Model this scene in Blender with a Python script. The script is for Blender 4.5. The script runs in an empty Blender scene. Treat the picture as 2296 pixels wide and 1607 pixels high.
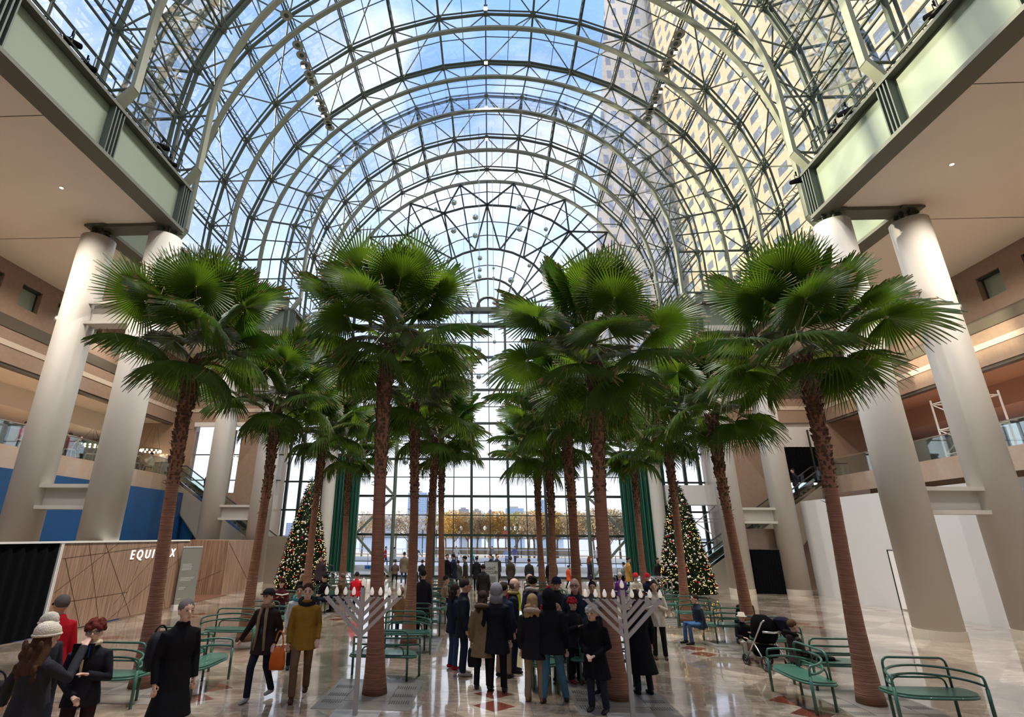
import bpy, math, random, numpy as np
from mathutils import Vector, Matrix, noise
PI=math.pi; R=math.radians
random.seed(7)
scn=bpy.context.scene; col=scn.collection
# ------------------------------------------------------------ camera
PX,PY,F=1037.21,803.214,1151.251
pit,yaw,rol,CX,EZ=R(19.083),R(-2.988),R(.464),-.05,2.7
fw=Vector((math.sin(yaw)*math.cos(pit),math.cos(yaw)*math.cos(pit),math.sin(pit)))
r0=Vector((math.cos(yaw),-math.sin(yaw),0)); u0=r0.cross(fw)
rv=r0*math.cos(rol)+u0*math.sin(rol); uv=-r0*math.sin(rol)+u0*math.cos(rol)
cd=bpy.data.cameras.new('camera'); cam=bpy.data.objects.new('camera',cd); col.objects.link(cam)
cam.matrix_world=Matrix(((rv.x,uv.x,-fw.x,CX),(rv.y,uv.y,-fw.y,0),(rv.z,uv.z,-fw.z,EZ),(0,0,0,1)))
cd.sensor_width=36; cd.lens=F/2296*36; cd.shift_x=(1148-PX)/2296; cd.shift_y=(PY-803.5)/2296
cd.clip_end=4000; scn.camera=cam
def ray(x,y): return fw+rv*((x-PX)/F)-uv*((y-PY)/F)
def at_z(x,y,z=0):
    d=ray(x,y); t=(z-EZ)/d.z; return (CX+d.x*t,d.y*t)
def at_y(x,y,Y):
    d=ray(x,y); t=Y/d.y; return (CX+d.x*t,EZ+d.z*t)
# ------------------------------------------------------------ materials
def node(nt,t,**k):
    n=nt.nodes.new(t)
    for a,b in k.items(): setattr(n,a,b)
    return n
def mat(name,c,rough=.5,metal=0,bump=0,bscale=20,var=0,vscale=3,emit=None,es=0,spec=.5,coat=0,stretch=None,trans=None):
    m=bpy.data.materials.new(name); m.use_nodes=True; nt=m.node_tree; b=nt.nodes['Principled BSDF']
    b.inputs['Base Color'].default_value=(*c,1); b.inputs['Roughness'].default_value=rough; b.inputs['Metallic'].default_value=metal
    b.inputs['Specular IOR Level'].default_value=spec; b.inputs['Coat Weight'].default_value=coat
    if emit: b.inputs['Emission Color'].default_value=(*emit,1); b.inputs['Emission Strength'].default_value=es
    if bump or var:
        tc=node(nt,'ShaderNodeTexCoord'); mp=node(nt,'ShaderNodeMapping'); nt.links.new(tc.outputs['Object'],mp.inputs[0])
        if stretch: mp.inputs['Scale'].default_value=stretch
    if var:
        n=node(nt,'ShaderNodeTexNoise'); n.inputs['Scale'].default_value=vscale; n.inputs['Detail'].default_value=6; nt.links.new(mp.outputs[0],n.inputs[0])
        mx=node(nt,'ShaderNodeMix',data_type='RGBA'); nt.links.new(n.outputs[0],mx.inputs[0])
        mx.inputs[6].default_value=(*[max(0,v*(1-var)) for v in c],1); mx.inputs[7].default_value=(*[min(1,v*(1+var)) for v in c],1)
        nt.links.new(mx.outputs[2],b.inputs['Base Color'])
    if bump:
        n2=node(nt,'ShaderNodeTexNoise'); n2.inputs['Scale'].default_value=bscale; n2.inputs['Detail'].default_value=4; nt.links.new(mp.outputs[0],n2.inputs[0])
        bp=node(nt,'ShaderNodeBump'); bp.inputs['Strength'].default_value=bump; bp.inputs['Distance'].default_value=.02; nt.links.new(n2.outputs[0],bp.inputs['Height']); nt.links.new(bp.outputs[0],b.inputs['Normal'])
    if trans:
        tr=node(nt,'ShaderNodeBsdfTranslucent'); tr.inputs[0].default_value=(*trans,1); ms=node(nt,'ShaderNodeMixShader'); ms.inputs[0].default_value=.35
        nt.links.new(b.outputs[0],ms.inputs[1]); nt.links.new(tr.outputs[0],ms.inputs[2]); nt.links.new(ms.outputs[0],nt.nodes['Material Output'].inputs[0])
    return m
def glass_mat(name,tint,refl,rough=.02):
    m=bpy.data.materials.new(name); m.use_nodes=True; nt=m.node_tree; nt.nodes.remove(nt.nodes['Principled BSDF'])
    t=node(nt,'ShaderNodeBsdfTransparent'); t.inputs[0].default_value=(*tint,1)
    g=node(nt,'ShaderNodeBsdfGlossy'); g.inputs['Roughness'].default_value=rough
    lw=node(nt,'ShaderNodeLayerWeight'); lw.inputs[0].default_value=.35
    mp=node(nt,'ShaderNodeMath',operation='MULTIPLY_ADD'); mp.inputs[1].default_value=refl; mp.inputs[2].default_value=.03
    nt.links.new(lw.outputs['Fresnel'],mp.inputs[0])
    x=node(nt,'ShaderNodeMixShader'); nt.links.new(mp.outputs[0],x.inputs[0]); nt.links.new(t.outputs[0],x.inputs[1]); nt.links.new(g.outputs[0],x.inputs[2])
    nt.links.new(x.outputs[0],nt.nodes['Material Output'].inputs[0]); return m
_mc={}
def cmat(c,rough=.8,kind='cloth',bump=.25,bscale=14):
    k=(tuple(round(v,3) for v in c),rough,kind)
    if k not in _mc: _mc[k]=mat('%s_%d'%(kind,len(_mc)),c,rough,bump=bump,bscale=bscale,var=.3,vscale=7,spec=.12)
    return _mc[k]
# ------------------------------------------------------------ mesh builder
class MB:
    def __init__(s): s.v=[]; s.f=[]; s.m=[]; s.cm=0
    def add(s,vs,fs):
        o=len(s.v); s.v+= [tuple(p) for p in vs]; s.f+=[tuple(i+o for i in f) for f in fs]; s.m+=[s.cm]*len(fs)
    def box(s,x0,y0,z0,x1,y1,z1,M=None):
        vs=[Vector((x,y,z)) for x in (x0,x1) for y in (y0,y1) for z in (z0,z1)]
        if M: vs=[M@p for p in vs]
        s.add(vs,[(0,1,3,2),(4,6,7,5),(0,4,5,1),(2,3,7,6),(0,2,6,4),(1,5,7,3)]); return s
    def beam(s,a,b,w,h=None,up=(0,0,1)):
        a=Vector(a);b=Vector(b);d=(b-a)
        if d.length<1e-6:return s
        d.normalize(); u=Vector(up); sd=d.cross(u)
        if sd.length<1e-3: sd=d.cross(Vector((1,0,0)))
        sd.normalize(); u=sd.cross(d); h=h or w; sd*=w/2; u*=h/2
        vs=[p+i*sd+j*u for p in(a,b) for i,j in((-1,-1),(1,-1),(1,1),(-1,1))]
        s.add(vs,[(0,1,2,3),(7,6,5,4),(0,4,5,1),(1,5,6,2),(2,6,7,3),(3,7,4,0)]); return s
    def tube(s,pts,r,n=8,cap=True,closed=False):
        pts=[Vector(p) for p in pts]; k=len(pts)
        rr=r if isinstance(r,(list,tuple)) else [r]*k
        vs=[];prev=None
        for i,p in enumerate(pts):
            if closed: d=pts[(i+1)%k]-pts[i-1]
            else: d=pts[min(i+1,k-1)]-pts[max(i-1,0)]
            d.normalize()
            if prev is None:
                u=Vector((0,0,1)) if abs(d.z)<.9 else Vector((1,0,0))
            else: u=prev
            sd=d.cross(u)
            if sd.length<1e-4: sd=d.cross(Vector((0,1,.3)))
            sd.normalize(); u=sd.cross(d); prev=u
            q=rr[i]; qa,qb=(q if isinstance(q,(tuple,list)) else (q,q))
            for j in range(n):
                a=2*PI*j/n; vs.append(p+sd*math.cos(a)*qa+u*math.sin(a)*qb)
        fs=[]
        for i in range(k if closed else k-1):
            for j in range(n):
                a=i*n+j;b=i*n+(j+1)%n;c=((i+1)%k)*n+(j+1)%n;d=((i+1)%k)*n+j
                fs.append((a,b,c,d))
        if cap and not closed: fs+= [tuple(range(n-1,-1,-1)),tuple((k-1)*n+j for j in range(n))]
        s.add(vs,fs); return s
    def cyl(s,x,y,z0,z1,r,r1=None,n=24): return s.tube([(x,y,z0),(x,y,z1)],[r,r if r1 is None else r1],n)
    def loft(s,secs,n=14,p=2.0):  # secs: (x,y,z,rx,ry) horizontal rings
        vs=[];k=len(secs)
        for (x,y,z,rx,ry) in secs:
            for j in range(n):
                a=2*PI*j/n;ca,sa=math.cos(a),math.sin(a)
                vs.append((x+rx*math.copysign(abs(ca)**(2/p),ca),y+ry*math.copysign(abs(sa)**(2/p),sa),z))
        fs=[(i*n+j,i*n+(j+1)%n,(i+1)*n+(j+1)%n,(i+1)*n+j) for i in range(k-1) for j in range(n)]
        fs+=[tuple(range(n-1,-1,-1)),tuple((k-1)*n+j for j in range(n))]
        s.add(vs,fs); return s
    def ell(s,c,rx,ry,rz,n=12,m=8,M=None):
        vs=[];c=Vector(c)
        for i in range(1,m):
            t=PI*i/m
            for j in range(n):
                a=2*PI*j/n; q=Vector((rx*math.sin(t)*math.cos(a),ry*math.sin(t)*math.sin(a),rz*math.cos(t)))
                vs.append(c+(M@q if M else q))
        q=Vector((0,0,rz)); tp=c+(M@q if M else q); bt=c-(M@q if M else q)
        fs=[(i*n+j,(i+1)*n+j,(i+1)*n+(j+1)%n,i*n+(j+1)%n) for i in range(m-2) for j in range(n)]
        k=len(vs); vs+=[tp,bt]
        fs+=[(k,j,(j+1)%n) for j in range(n)]+[(k+1,(m-2)*n+(j+1)%n,(m-2)*n+j) for j in range(n)]
        s.add(vs,fs); return s
    def quad(s,*p): s.add(p,[tuple(range(len(p)))]); return s
    def mesh(s,name,mats,smooth=False):
        me=bpy.data.meshes.new(name); me.from_pydata(s.v,[],s.f)
        for m in (mats if isinstance(mats,(list,tuple)) else [mats]): me.materials.append(m)
        if any(s.m): me.polygons.foreach_set('material_index',s.m)
        if smooth: me.polygons.foreach_set('use_smooth',[True]*len(s.f))
        me.update(); return me
    def build(s,name,mats,parent=None,smooth=False): return link(name,s.mesh(name,mats,smooth),parent)
def link(name,me,parent=None):
    o=bpy.data.objects.new(name,me); col.objects.link(o)
    if parent: o.parent=parent
    return o
def tag(o,label=None,cat=None,group=None,kind=None):
    if label:o['label']=label
    if cat:o['category']=cat
    if group:o['group']=group
    if kind:o['kind']=kind
    return o
def thing(name,label,cat,loc=(0,0,0),rz=0,group=None):
    o=link(name,None); o.location=loc; o.rotation_euler=(0,0,rz); return tag(o,label,cat,group)
def struct(name,mb,m,smooth=False,label=None):
    o=mb.build(name,m,None,smooth); o['kind']='structure'
    if label:o['label']=label
    return o
def remesh(mb,name,mats,vox,smooth=2,parent=None,shade=True):
    me=mb.mesh(name+'_t',mats); o=link(name+'_t',me)
    r=o.modifiers.new('r','REMESH'); r.mode='VOXEL'; r.voxel_size=vox
    if smooth:
        q=o.modifiers.new('s','SMOOTH'); q.factor=.5; q.iterations=smooth
    dg=bpy.context.evaluated_depsgraph_get(); ev=o.evaluated_get(dg)
    nm=bpy.data.meshes.new_from_object(ev); nm.name=name
    bpy.data.objects.remove(o); bpy.data.meshes.remove(me)
    nm.materials.clear()
    for m in (mats if isinstance(mats,(list,tuple)) else [mats]): nm.materials.append(m)
    nm.polygons.foreach_set('use_smooth',[shade]*len(nm.polygons))
    return link(name,nm,parent)
def text_obj(name,s,size,m,parent,M,ext=.01,align='LEFT',shear=0):
    cu=bpy.data.curves.new(name+'_c','FONT'); cu.body=s; cu.size=size; cu.extrude=ext; cu.align_x=align; cu.shear=shear; cu.resolution_u=3
    t=bpy.data.objects.new(name+'_t',cu); col.objects.link(t)
    dg=bpy.context.evaluated_depsgraph_get(); me=bpy.data.meshes.new_from_object(t.evaluated_get(dg)); me.name=name
    bpy.data.objects.remove(t); me.materials.clear(); me.materials.append(m); me.transform(M)
    return link(name,me,parent)
ORD=['first','second','third','fourth','fifth','sixth','seventh','eighth','ninth','tenth','eleventh','twelfth','thirteenth','fourteenth','fifteenth','sixteenth','seventeenth','eighteenth','nineteenth','twentieth']
# ------------------------------------------------------------ people
SKIN=(.56,.34,.24); 
skins=[mat('skin_light',(.58,.36,.27),.5),mat('skin_warm',(.47,.27,.18),.5)]
eyem=mat('eye_dark',(.02,.015,.01),.3); lipm=mat('lips',(.3,.1,.08),.5)
def V(*a): return Vector(a)
def interp(a,b,t): return a+(b-a)*t
def person(label,x,y,h=1.75,face=0,pose='stand',arms=('down','down'),coat=(.02,.02,.025),coatlen=.82,pants=(.02,.025,.04),shoes=(.02,.02,.02),
           hair='short',hairc=(.03,.02,.015),hat=None,hatc=(.6,.57,.5),scarf=None,hood=None,near=1,w=1.0,z=0,skin=0,extra=None,group=None,fat=1.0,collar=None,tilt=0,lookx=0,skirt=None):
    """local frame: +Y is forward, feet at z=0, built at h=1.75 then scaled"""
    root=thing('person',label,'person',(x,y,z),R(face),group); k=h/1.75
    root.scale=(k*w,k*w,k)
    vox={2:.009,1:.016,0:.03}[near]
    sit=pose in('sit','lie')
    hz=.5 if sit else .93
    lean=.0 if pose!='sit' else .06
    P=V(0,0,hz); chest=V(0,lean*.6,hz+.36); neck=V(0,lean+.02,hz+.54); head=V(lookx*.3,lean+.05+tilt,hz+.69-abs(tilt)*.3); HS=1.12
    def hscale(q,i0=0): q.v[i0:]=[tuple(head+(Vector(v)-head)*HS) for v in q.v[i0:]]; return q
    # legs
    legs=[]
    for s in(-1,1):
        hip=V(.095*s,0,hz-.02)
        if pose=='lie': knee=V(.1*s,.42,hz+.06); ank=V(.1*s,.82,hz+.02)
        elif sit: knee=V(.13*s,.44,hz+.03); ank=V(.13*s,.47 if s>0 else .42,.08)
        elif pose=='walk': knee=V(.1*s,.17 if s>0 else -.0,.51); ank=V(.09*s,.2 if s>0 else -.24,.08 if s>0 else .12)
        elif pose=='lean': knee=V(.12*s+.02,.06 if s>0 else 0,.5); ank=V(.15*s+(.06 if s>0 else 0),.1 if s>0 else -.02,.08)
        else: knee=V(.105*s,.02,.5); ank=V(.12*s,-.02,.08)
        legs.append((hip,knee,ank,s))
    AR=[]
    for s,a in zip((-1,1),arms):
        sh=V(.172*s*fat,lean*.9,hz+.435)
        if a=='down': el=sh+V(.06*s,-.03,-.28); ha=el+V(.0*s,.07,-.25)
        elif a=='swing': el=sh+V(.05*s,-.1,-.26); ha=el+V(.0,.14,-.22)
        elif a=='out': el=sh+V(.16*s,-.02,-.24); ha=el+V(.12*s,.06,-.22)
        elif a=='fold': el=sh+V(.07*s,.05,-.27); ha=V(.05*s,.26,hz+.26)
        elif a=='low': el=sh+V(.06*s,-.02,-.28); ha=V(.06*s,.2,hz+.02)
        elif a=='hold': el=sh+V(.07*s,.06,-.26); ha=V(.1*s,.36,hz+.3)
        elif a=='camera': el=sh+V(.1*s,.18,-.16); ha=V(.11*s,.4,hz+.55)
        elif a=='lap': el=sh+V(.05*s,.06,-.26); ha=V(.09*s,.3,hz+.16)
        elif a=='point': el=sh+V(.1*s,.12,-.1); ha=el+V(.08*s,.22,.1)
        AR.append((sh,el,ha,s))
    sk=skins[skin]
    # ---- body
    b=MB()
    b.loft([(0,lean*.0,hz-.09,.12,.09),(0,0,hz,.145,.1),(0,lean*.3,hz+.15,.125,.085),(0,lean*.6,hz+.34,.15,.1),(0,lean*.9,hz+.46,.16,.085),(0,lean,hz+.52,.08,.065),(0,lean+.02,hz+.56,.055,.055)],12)
    hd=head
    b.tube([neck-V(0,0,.04),hd-V(0,.02,.05)],[.055,.052],10)
    i0=len(b.v); b.ell(hd+V(0,-.01,.03),.076,.095,.105,14,10); b.ell(hd+V(0,.022,-.045),.055,.062,.062,10,8)
    b.ell(hd+V(0,.098,-.005),.014,.018,.024,8,6); b.ell(hd+V(0,.075,-.052),.024,.014,.012,8,6)
    for s in(-1,1): b.ell(hd+V(.077*s,-.01,.0),.01,.02,.032,6,5)
    hscale(b,i0)
    for hip,knee,ank,s in legs:
        b.tube([hip+V(0,0,.03),interp(hip,knee,.5),knee,interp(knee,ank,.35),ank,ank-V(0,0,.05)],[.078,.07,.05,.05,.035,.035],10)
        b.tube([ank-V(0,.03,.045),ank+V(0,.12,-.055)],[.032,.03],8)
    for sh,el,ha,s in AR:
        b.tube([sh,interp(sh,el,.5),el,interp(el,ha,.4),ha],[.05,.043,.036,.034,.024],10)
        d=(ha-el).normalized(); sd=d.cross(V(0,0,1) if abs(d.z)<.8 else V(0,1,0)).normalized(); nn=sd.cross(d)
        if s<0: sd=sd
        pm=ha+d*.05
        b.tube([ha-d*.01,ha+d*.03,ha+d*.085],[(.024,.018),(.036,.016),(.037,.013)],10)
        if near>=1:
            for q,(off,ln) in enumerate(((-.028,.06),(-.0095,.072),(.0095,.067),(.028,.052))):
                st=ha+d*.08+sd*off
                b.tube([st-d*.01,st+d*ln*.5+nn*.004*s,st+d*ln*.8-nn*.014,st+d*ln-nn*.026],[.0095,.009,.0085,.007],6)
            st=ha+d*.025+sd*(.03 if s<0 else -.03)*1
            sg=(1 if s<0 else -1)
            b.tube([st-sd*sg*.01,st+sd*sg*.02+d*.03,st+sd*sg*.022+d*.06-nn*.01],[.012,.011,.008],6)
    body=remesh(b,'body',sk,vox if near==2 else vox*1.0,1 if near==2 else 1,root)
    if near>=1:
        e=MB()
        for s in(-1,1): e.ell(hd+V(.031*s,.083,.022),.012,.008,.007,8,5)
        hscale(e).build('eyes',eyem,root)
        hscale(MB().ell(hd+V(0,.088,-.052),.02,.006,.005,8,5)).build('mouth',lipm,root)
        e=MB()
        for s in(-1,1): e.beam(hd+V(.016*s,.09,.042),hd+V(.048*s,.078,.044),.006,.006)
        hscale(e).build('eyebrows',cmat(hairc,.7,'hair',.8,150),root)
    # ---- trousers
    if pants:
        t=MB()
        t.loft([(0,0,hz-.12,.12,.1),(0,0,hz,.152,.112),(0,0,hz+.09,.142,.102)],12)
        for hip,knee,ank,s in legs:
            t.tube([hip+V(0,0,.05),interp(hip,knee,.4),knee,interp(knee,ank,.5),ank+V(0,0,-.01)],[.086,.082,.066,.06,.058],12)
        remesh(t,'trousers',cmat(pants),vox*1.2,1,root)
    if skirt:
        MB().loft([(0,0,hz+.1,.15,.11),(0,0,hz-.05,.18,.13),(0,.02,hz-.4,.22,.17),(0,.02,skirt[0],.24,.2)],16).build('skirt',cmat(skirt[1]),root,True)
    for hip,knee,ank,s in legs:
        q=MB(); q.tube([ank+V(0,-.075,-.035),ank+V(0,-.02,-.03),ank+V(0,.07,-.045),ank+V(0,.16,-.055),ank+V(0,.185,-.06)],[(.02,.03),(.042,.048),(.044,.034),(.04,.024),(.015,.015)],10)
        q.build('shoe',cmat(shoes,.45,'leather'),root,True)
    # ---- coat
    cm=cmat(coat)
    c=MB(); drop=coatlen
    bot=hz+.62-drop
    if sit: bot=max(bot,hz-.06)
    fl=.19+max(0,(drop-.6))*.13
    c.loft([(0,.0,bot,fl*fat,(.14+max(0,drop-.6)*.12)*fat),(0,.0,interp(bot,hz+.1,.5),.195*fat,.15*fat),(0,lean*.3,hz+.14,.165*fat,.12*fat),(0,lean*.6,hz+.33,.19*fat,.13*fat),(0,lean*.9,hz+.43,.18*fat,.118),(0,lean*.9,hz+.485,.135*fat,.1),(0,lean,hz+.53,.088,.082),(0,lean+.02,hz+.58,.075,.075)],16,2.3)
    for sh,el,ha,s in AR:
        d=(ha-el).normalized()
        c.tube([sh+V(-.06*s,0,.02),sh+V(.0,0,.0),interp(sh,el,.5),el,interp(el,ha,.5),ha+d*.005],[.05,.07,.064,.057,.05,.044],12)
    remesh(c,'coat',cm,vox*1.2,2,root)
    if collar:
        MB().tube([(.085*math.cos(a)*1.05,lean+.01+.1*math.sin(a),hz+.555) for a in [i*2*PI/14 for i in range(14)]],.036,8,closed=True).build('collar',cmat(collar,1,'fur',1,120),root,True)
    if scarf:
        q=MB().tube([(.078*math.cos(a),lean+.03+.08*math.sin(a),hz+.575+.01*math.sin(3*a)) for a in [i*2*PI/14 for i in range(14)]],.033,8,closed=True)
        q.tube([(.03,lean+.11,hz+.56),(.05,lean+.155,hz+.42),(.04,lean+.15,hz+.22)],[(.03,.02),(.035,.018),(.03,.012)],8)
        q.build('scarf',cmat(scarf,1,'knit',.8,90),root,True)
    # ---- hair and hats
    hm=cmat(hairc,.7,'hair',.8,150)
    if hair:
        q=MB()
        if hair!='bald':
            q.ell(hd+V(0,-.024,.052),.085,.1,.096,16,10)
            if hair=='curly':
                for i in range(46):
                    a=random.uniform(0,2*PI);t=random.uniform(-.2,1.1); v=V(math.cos(a)*math.cos(t)*.088,math.sin(a)*math.cos(t)*.1-.03,math.sin(t)*.1+.05)
                    if v.y<.07 or v.z>.1: q.ell(hd+v,.026,.026,.026,6,4)
            if hair in('long','bob'):
                L={'long':.36,'bob':.17}[hair]
                W_={'long':.15,'bob':.105}[hair]; q.loft([(hd.x,hd.y-.1,hd.z-L,W_*.8,.05),(hd.x,hd.y-.1,hd.z-L*.6,W_,.075),(hd.x,hd.y-.06,hd.z-L*.3,W_*.85,.08),(hd.x,hd.y-.045,hd.z-.0,.092,.075),(hd.x,hd.y-.03,hd.z+.07,.085,.08)],14)
                for i in range(26):
                    u=random.random(); q.ell((hd.x+W_*random.uniform(-.95,.95),hd.y-.1-random.uniform(0,.06),hd.z-L*u-.02),.03,.025,.05,6,4)
        else:
            q.loft([(hd.x,hd.y-.045,hd.z-.05,.06,.04),(hd.x,hd.y-.04,hd.z-.01,.083,.068),(hd.x,hd.y-.04,hd.z+.045,.082,.066)],14)
        hscale(q); remesh(q,'hair',hm,vox*1.0,1,root)
    if hat:
        hmn=cmat(hatc,1,'knit',.9,70)
        q=MB()
        if hat in('beanie','pompom'):
            q.loft([(hd.x,hd.y-.015,hd.z+.035,.098,.115),(hd.x,hd.y-.015,hd.z+.07,.102,.118),(hd.x,hd.y-.02,hd.z+.11,.096,.11),(hd.x,hd.y-.025,hd.z+.15,.07,.08),(hd.x,hd.y-.03,hd.z+.17,.03,.035)],18)
            q.tube([(hd.x+.1*math.cos(a),hd.y-.015+.116*math.sin(a),hd.z+.045) for a in [i*2*PI/18 for i in range(18)]],.014,6,closed=True)
            if hat=='pompom': q.ell(hd+V(0,-.03,.2),.04,.04,.04)
        elif hat=='cap':
            q.loft([(hd.x,hd.y-.01,hd.z+.055,.093,.11),(hd.x,hd.y-.01,hd.z+.1,.09,.105),(hd.x,hd.y-.02,hd.z+.14,.05,.06)],16)
            q.loft([(hd.x,hd.y+.1,hd.z+.055,.07,.06),(hd.x,hd.y+.1,hd.z+.068,.07,.06)],14)
        elif hat=='brim':
            q.loft([(hd.x,hd.y,hd.z+.04,.14,.15),(hd.x,hd.y,hd.z+.055,.135,.145),(hd.x,hd.y,hd.z+.06,.1,.115),(hd.x,hd.y,hd.z+.15,.08,.09)],18)
        elif hat=='hood':
            q.ell(hd+V(0,-.03,.03),.105,.115,.13,14,10); q.loft([(hd.x,hd.y-.04,hd.z-.17,.11,.09),(hd.x,hd.y-.03,hd.z,.1,.09)],12)
        hscale(q); q.build('hat' if hat!='hood' else 'hood',hmn,root,True)
    if hood:
        MB().tube([(.115*math.cos(a),lean-.045+.125*math.sin(a),hz+.545+.045*math.sin(a)*-1) for a in [i*2*PI/16 for i in range(16)]],.042,8,closed=True).build('hood',cmat(hood,1,'fur',1,120),root,True)
    if extra: extra(root,hd,AR,hz)
    return root
BK=(.008,.008,.011); NV=(.012,.016,.035); JE=(.03,.06,.12); DJ=(.012,.02,.04); GR=(.12,.12,.11)
mglass=mat('dark_lens',(.01,.01,.01),.15)
def glasses(dark):
    def f(root,hd,AR,hz):
        q=MB()
        for s in(-1,1):
            if dark: q.ell(hd+V(.033*s,.096,.02),.03,.006,.02,10,6)
            else: q.tube([(hd.x+.033*s+.026*math.cos(a),hd.y+.1,hd.z+.02+.018*math.sin(a)) for a in [i*PI/5 for i in range(10)]],.003,5,closed=True)
            q.beam(hd+V(.06*s,.09,.025),hd+V(.08*s,0,.025),.006)
        q.beam(hd+V(-.01,.1,.025),hd+V(.01,.1,.025),.006)
        q.v=[tuple(hd+(Vector(v)-hd)*1.12) for v in q.v]; q.build('glasses',mglass,root)
    return f
def shirt(c):
    def f(root,hd,AR,hz):
        MB().loft([(0,.035,hz-.02,.055,.09),(0,.035,hz+.2,.06,.095),(0,.035,hz+.4,.055,.088),(0,.04,hz+.5,.03,.05)],12).build('shirt',cmat(c),root,True)
    return f
def openfront(c,c2):
    def f(root,hd,AR,hz):
        MB().loft([(0,.036,hz-.02,.07,.1),(0,.036,hz+.2,.06,.1),(0,.036,hz+.4,.05,.092),(0,.04,hz+.5,.03,.055)],12).build('shirt',cmat(c),root,True)
        q=MB()
        for s in(-1,1): q.tube([(.05*s,.1,hz+.53),(.07*s,.142,hz+.38),(.08*s,.15,hz+.1),(.1*s,.155,hz-.15)],[.032,.028,.024,.022],8)
        q.build('fur_trim',cmat(c2,1,'fur',1,120),root,True)
    return f
# ---- foreground, left
person('woman from behind in a cream knitted hat over long brown hair, raising a tablet',-5.12,6.3,1.68,-18,arms=('out','camera'),hair='long',hairc=(.06,.028,.015),hat='beanie',hatc=(.55,.5,.42),near=2,pants=(.015,.02,.04),coatlen=.78,w=1.1)
person('person in a cream knitted hat and dark coat, between long brown hair and red sweater',-5.92,7.35,1.64,70,hat='beanie',hatc=(.5,.47,.4),near=2,coatlen=.9,hair='short')
person('grey-haired man in a red sweater and dark sunglasses facing left',-6.55,8.3,1.78,62,coat=(.42,.008,.018),hairc=(.13,.11,.1),near=2,skin=1,extra=glasses(True),coatlen=.78,collar=None,w=1.05)
person('woman with short auburn hair and glasses in a shiny black quilted jacket and cream scarf',-4.95,6.9,1.66,208,arms=('fold','low'),hairc=(.12,.02,.015),hair='curly',scarf=(.6,.52,.36),near=2,extra=glasses(False),pants=(.03,.012,.015),coat=(.012,.012,.018),coatlen=.74,w=1.05)
person('grey-haired man standing alone in a long black coat with a black backpack',-4.27,7.66,1.82,-128,arms=('down','down'),hairc=(.16,.15,.14),coatlen=1.12,near=2,skin=0,pants=(.02,.02,.03),coat=(.006,.006,.008),w=1.04)
person('person in a dark cap and open shearling-trimmed coat over a blue patterned shirt, walking',-4.09,10.15,1.74,168,'walk',arms=('swing','out'),hat='cap',hatc=(.03,.03,.03),near=2,coat=(.02,.014,.012),extra=openfront((.03,.06,.2),(.3,.22,.12)),pants=(.01,.014,.025),coatlen=.84,shoes=(.3,.3,.3),hairc=(.1,.07,.05),collar=(.25,.18,.1),fat=1.08)
person('bearded man in a mustard brown jacket and brown trousers walking towards the camera',-3.43,10.3,1.82,195,'walk',arms=('swing','down'),near=2,coat=(.24,.13,.018),pants=(.14,.085,.05),coatlen=.82,hairc=(.04,.02,.012),shoes=(.05,.02,.015),hood=(.02,.02,.02),w=1.05)
person('dark-haired youth in a pale grey hooded jacket walking behind the mustard jacket',-4.35,12.5,1.6,198,'walk',near=1,coat=(.5,.5,.5),hairc=(.012,.01,.01),hood=(.08,.3,.28),pants=BK,skin=1)
# ---- central crowd
person('tall dark-haired man in a black jacket seen in profile, leftmost of the central crowd',-.62,12.1,1.8,-82,near=2,coat=(.012,.016,.024),pants=DJ,coatlen=.86,shoes=(.35,.34,.33),skin=1,w=1.06)
person('woman in red shoes half hidden behind the leftmost man of the central crowd',-.86,12.6,1.66,-60,hair='bob',near=1,pants=JE,shoes=(.4,.01,.02),coat=NV)
person('woman with a dark bob in a mottled olive and brown coat seen from behind',-.2,11.1,1.66,-8,hair='bob',near=2,coat=(.15,.11,.06),pants=BK,coatlen=.98,hood=(.12,.08,.06),w=1.04)
person('tall person in a black coat, grey hood up, beside two red floor diamonds',.07,11.0,1.8,-12,hat='hood',hatc=(.2,.2,.22),near=2,coat=(.006,.007,.012),coatlen=.94,pants=BK,w=1.06)
person('dark-haired person in khaki trousers hidden behind the tall grey hood',.22,12.0,1.75,-30,near=1,pants=(.28,.2,.12),coat=NV)
person('young woman with a red scarf between the grey hood and the navy coat',.28,12.9,1.68,-140,near=1,hair='bob',scarf=(.5,.02,.03),pants=BK)
person('bald man in a navy coat with a mustard fur collar looking right',.45,12.45,1.8,-88,near=2,hair='bald',hairc=(.12,.1,.08),coat=(.01,.012,.025),collar=(.35,.26,.08),pants=DJ,coatlen=.98)
person('bald man in black behind the striped hood',.93,14.3,1.78,-120,near=1,hair='bald',hairc=(.2,.2,.2))
person('child in a yellow and turquoise jacket walking in the open middle of the floor',.72,17.4,1.35,-150,'walk',near=1,coat=(.55,.6,.03),hairc=(.25,.15,.07),pants=(.1,.15,.3))
person('person with a cream and black striped hood on their shoulders, seen from behind',.97,13.6,1.76,-25,near=1,hair='curly',hairc=(.015,.012,.01),coat=(.03,.035,.06),hood=(.5,.47,.42))
person('child in a bright red pompom hat and red scarf',1.33,13.3,1.5,-170,near=2,hat='pompom',hatc=(.6,.01,.03),coat=(.4,.01,.03),scarf=(.6,.01,.04))
person('man in a navy beanie and black coat leaning on a bench rail',1.55,13.5,1.74,160,near=2,hat='beanie',hatc=(.015,.02,.05),arms=('low','out'),skin=1)
person('bald man with a grey beard and glasses leaning forward in a dark jacket',1.77,12.1,1.86,168,near=2,hair='bald',hairc=(.25,.25,.25),coat=(.02,.03,.05),extra=glasses(False),arms=('low','low'),w=1.08,tilt=.05)
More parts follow.
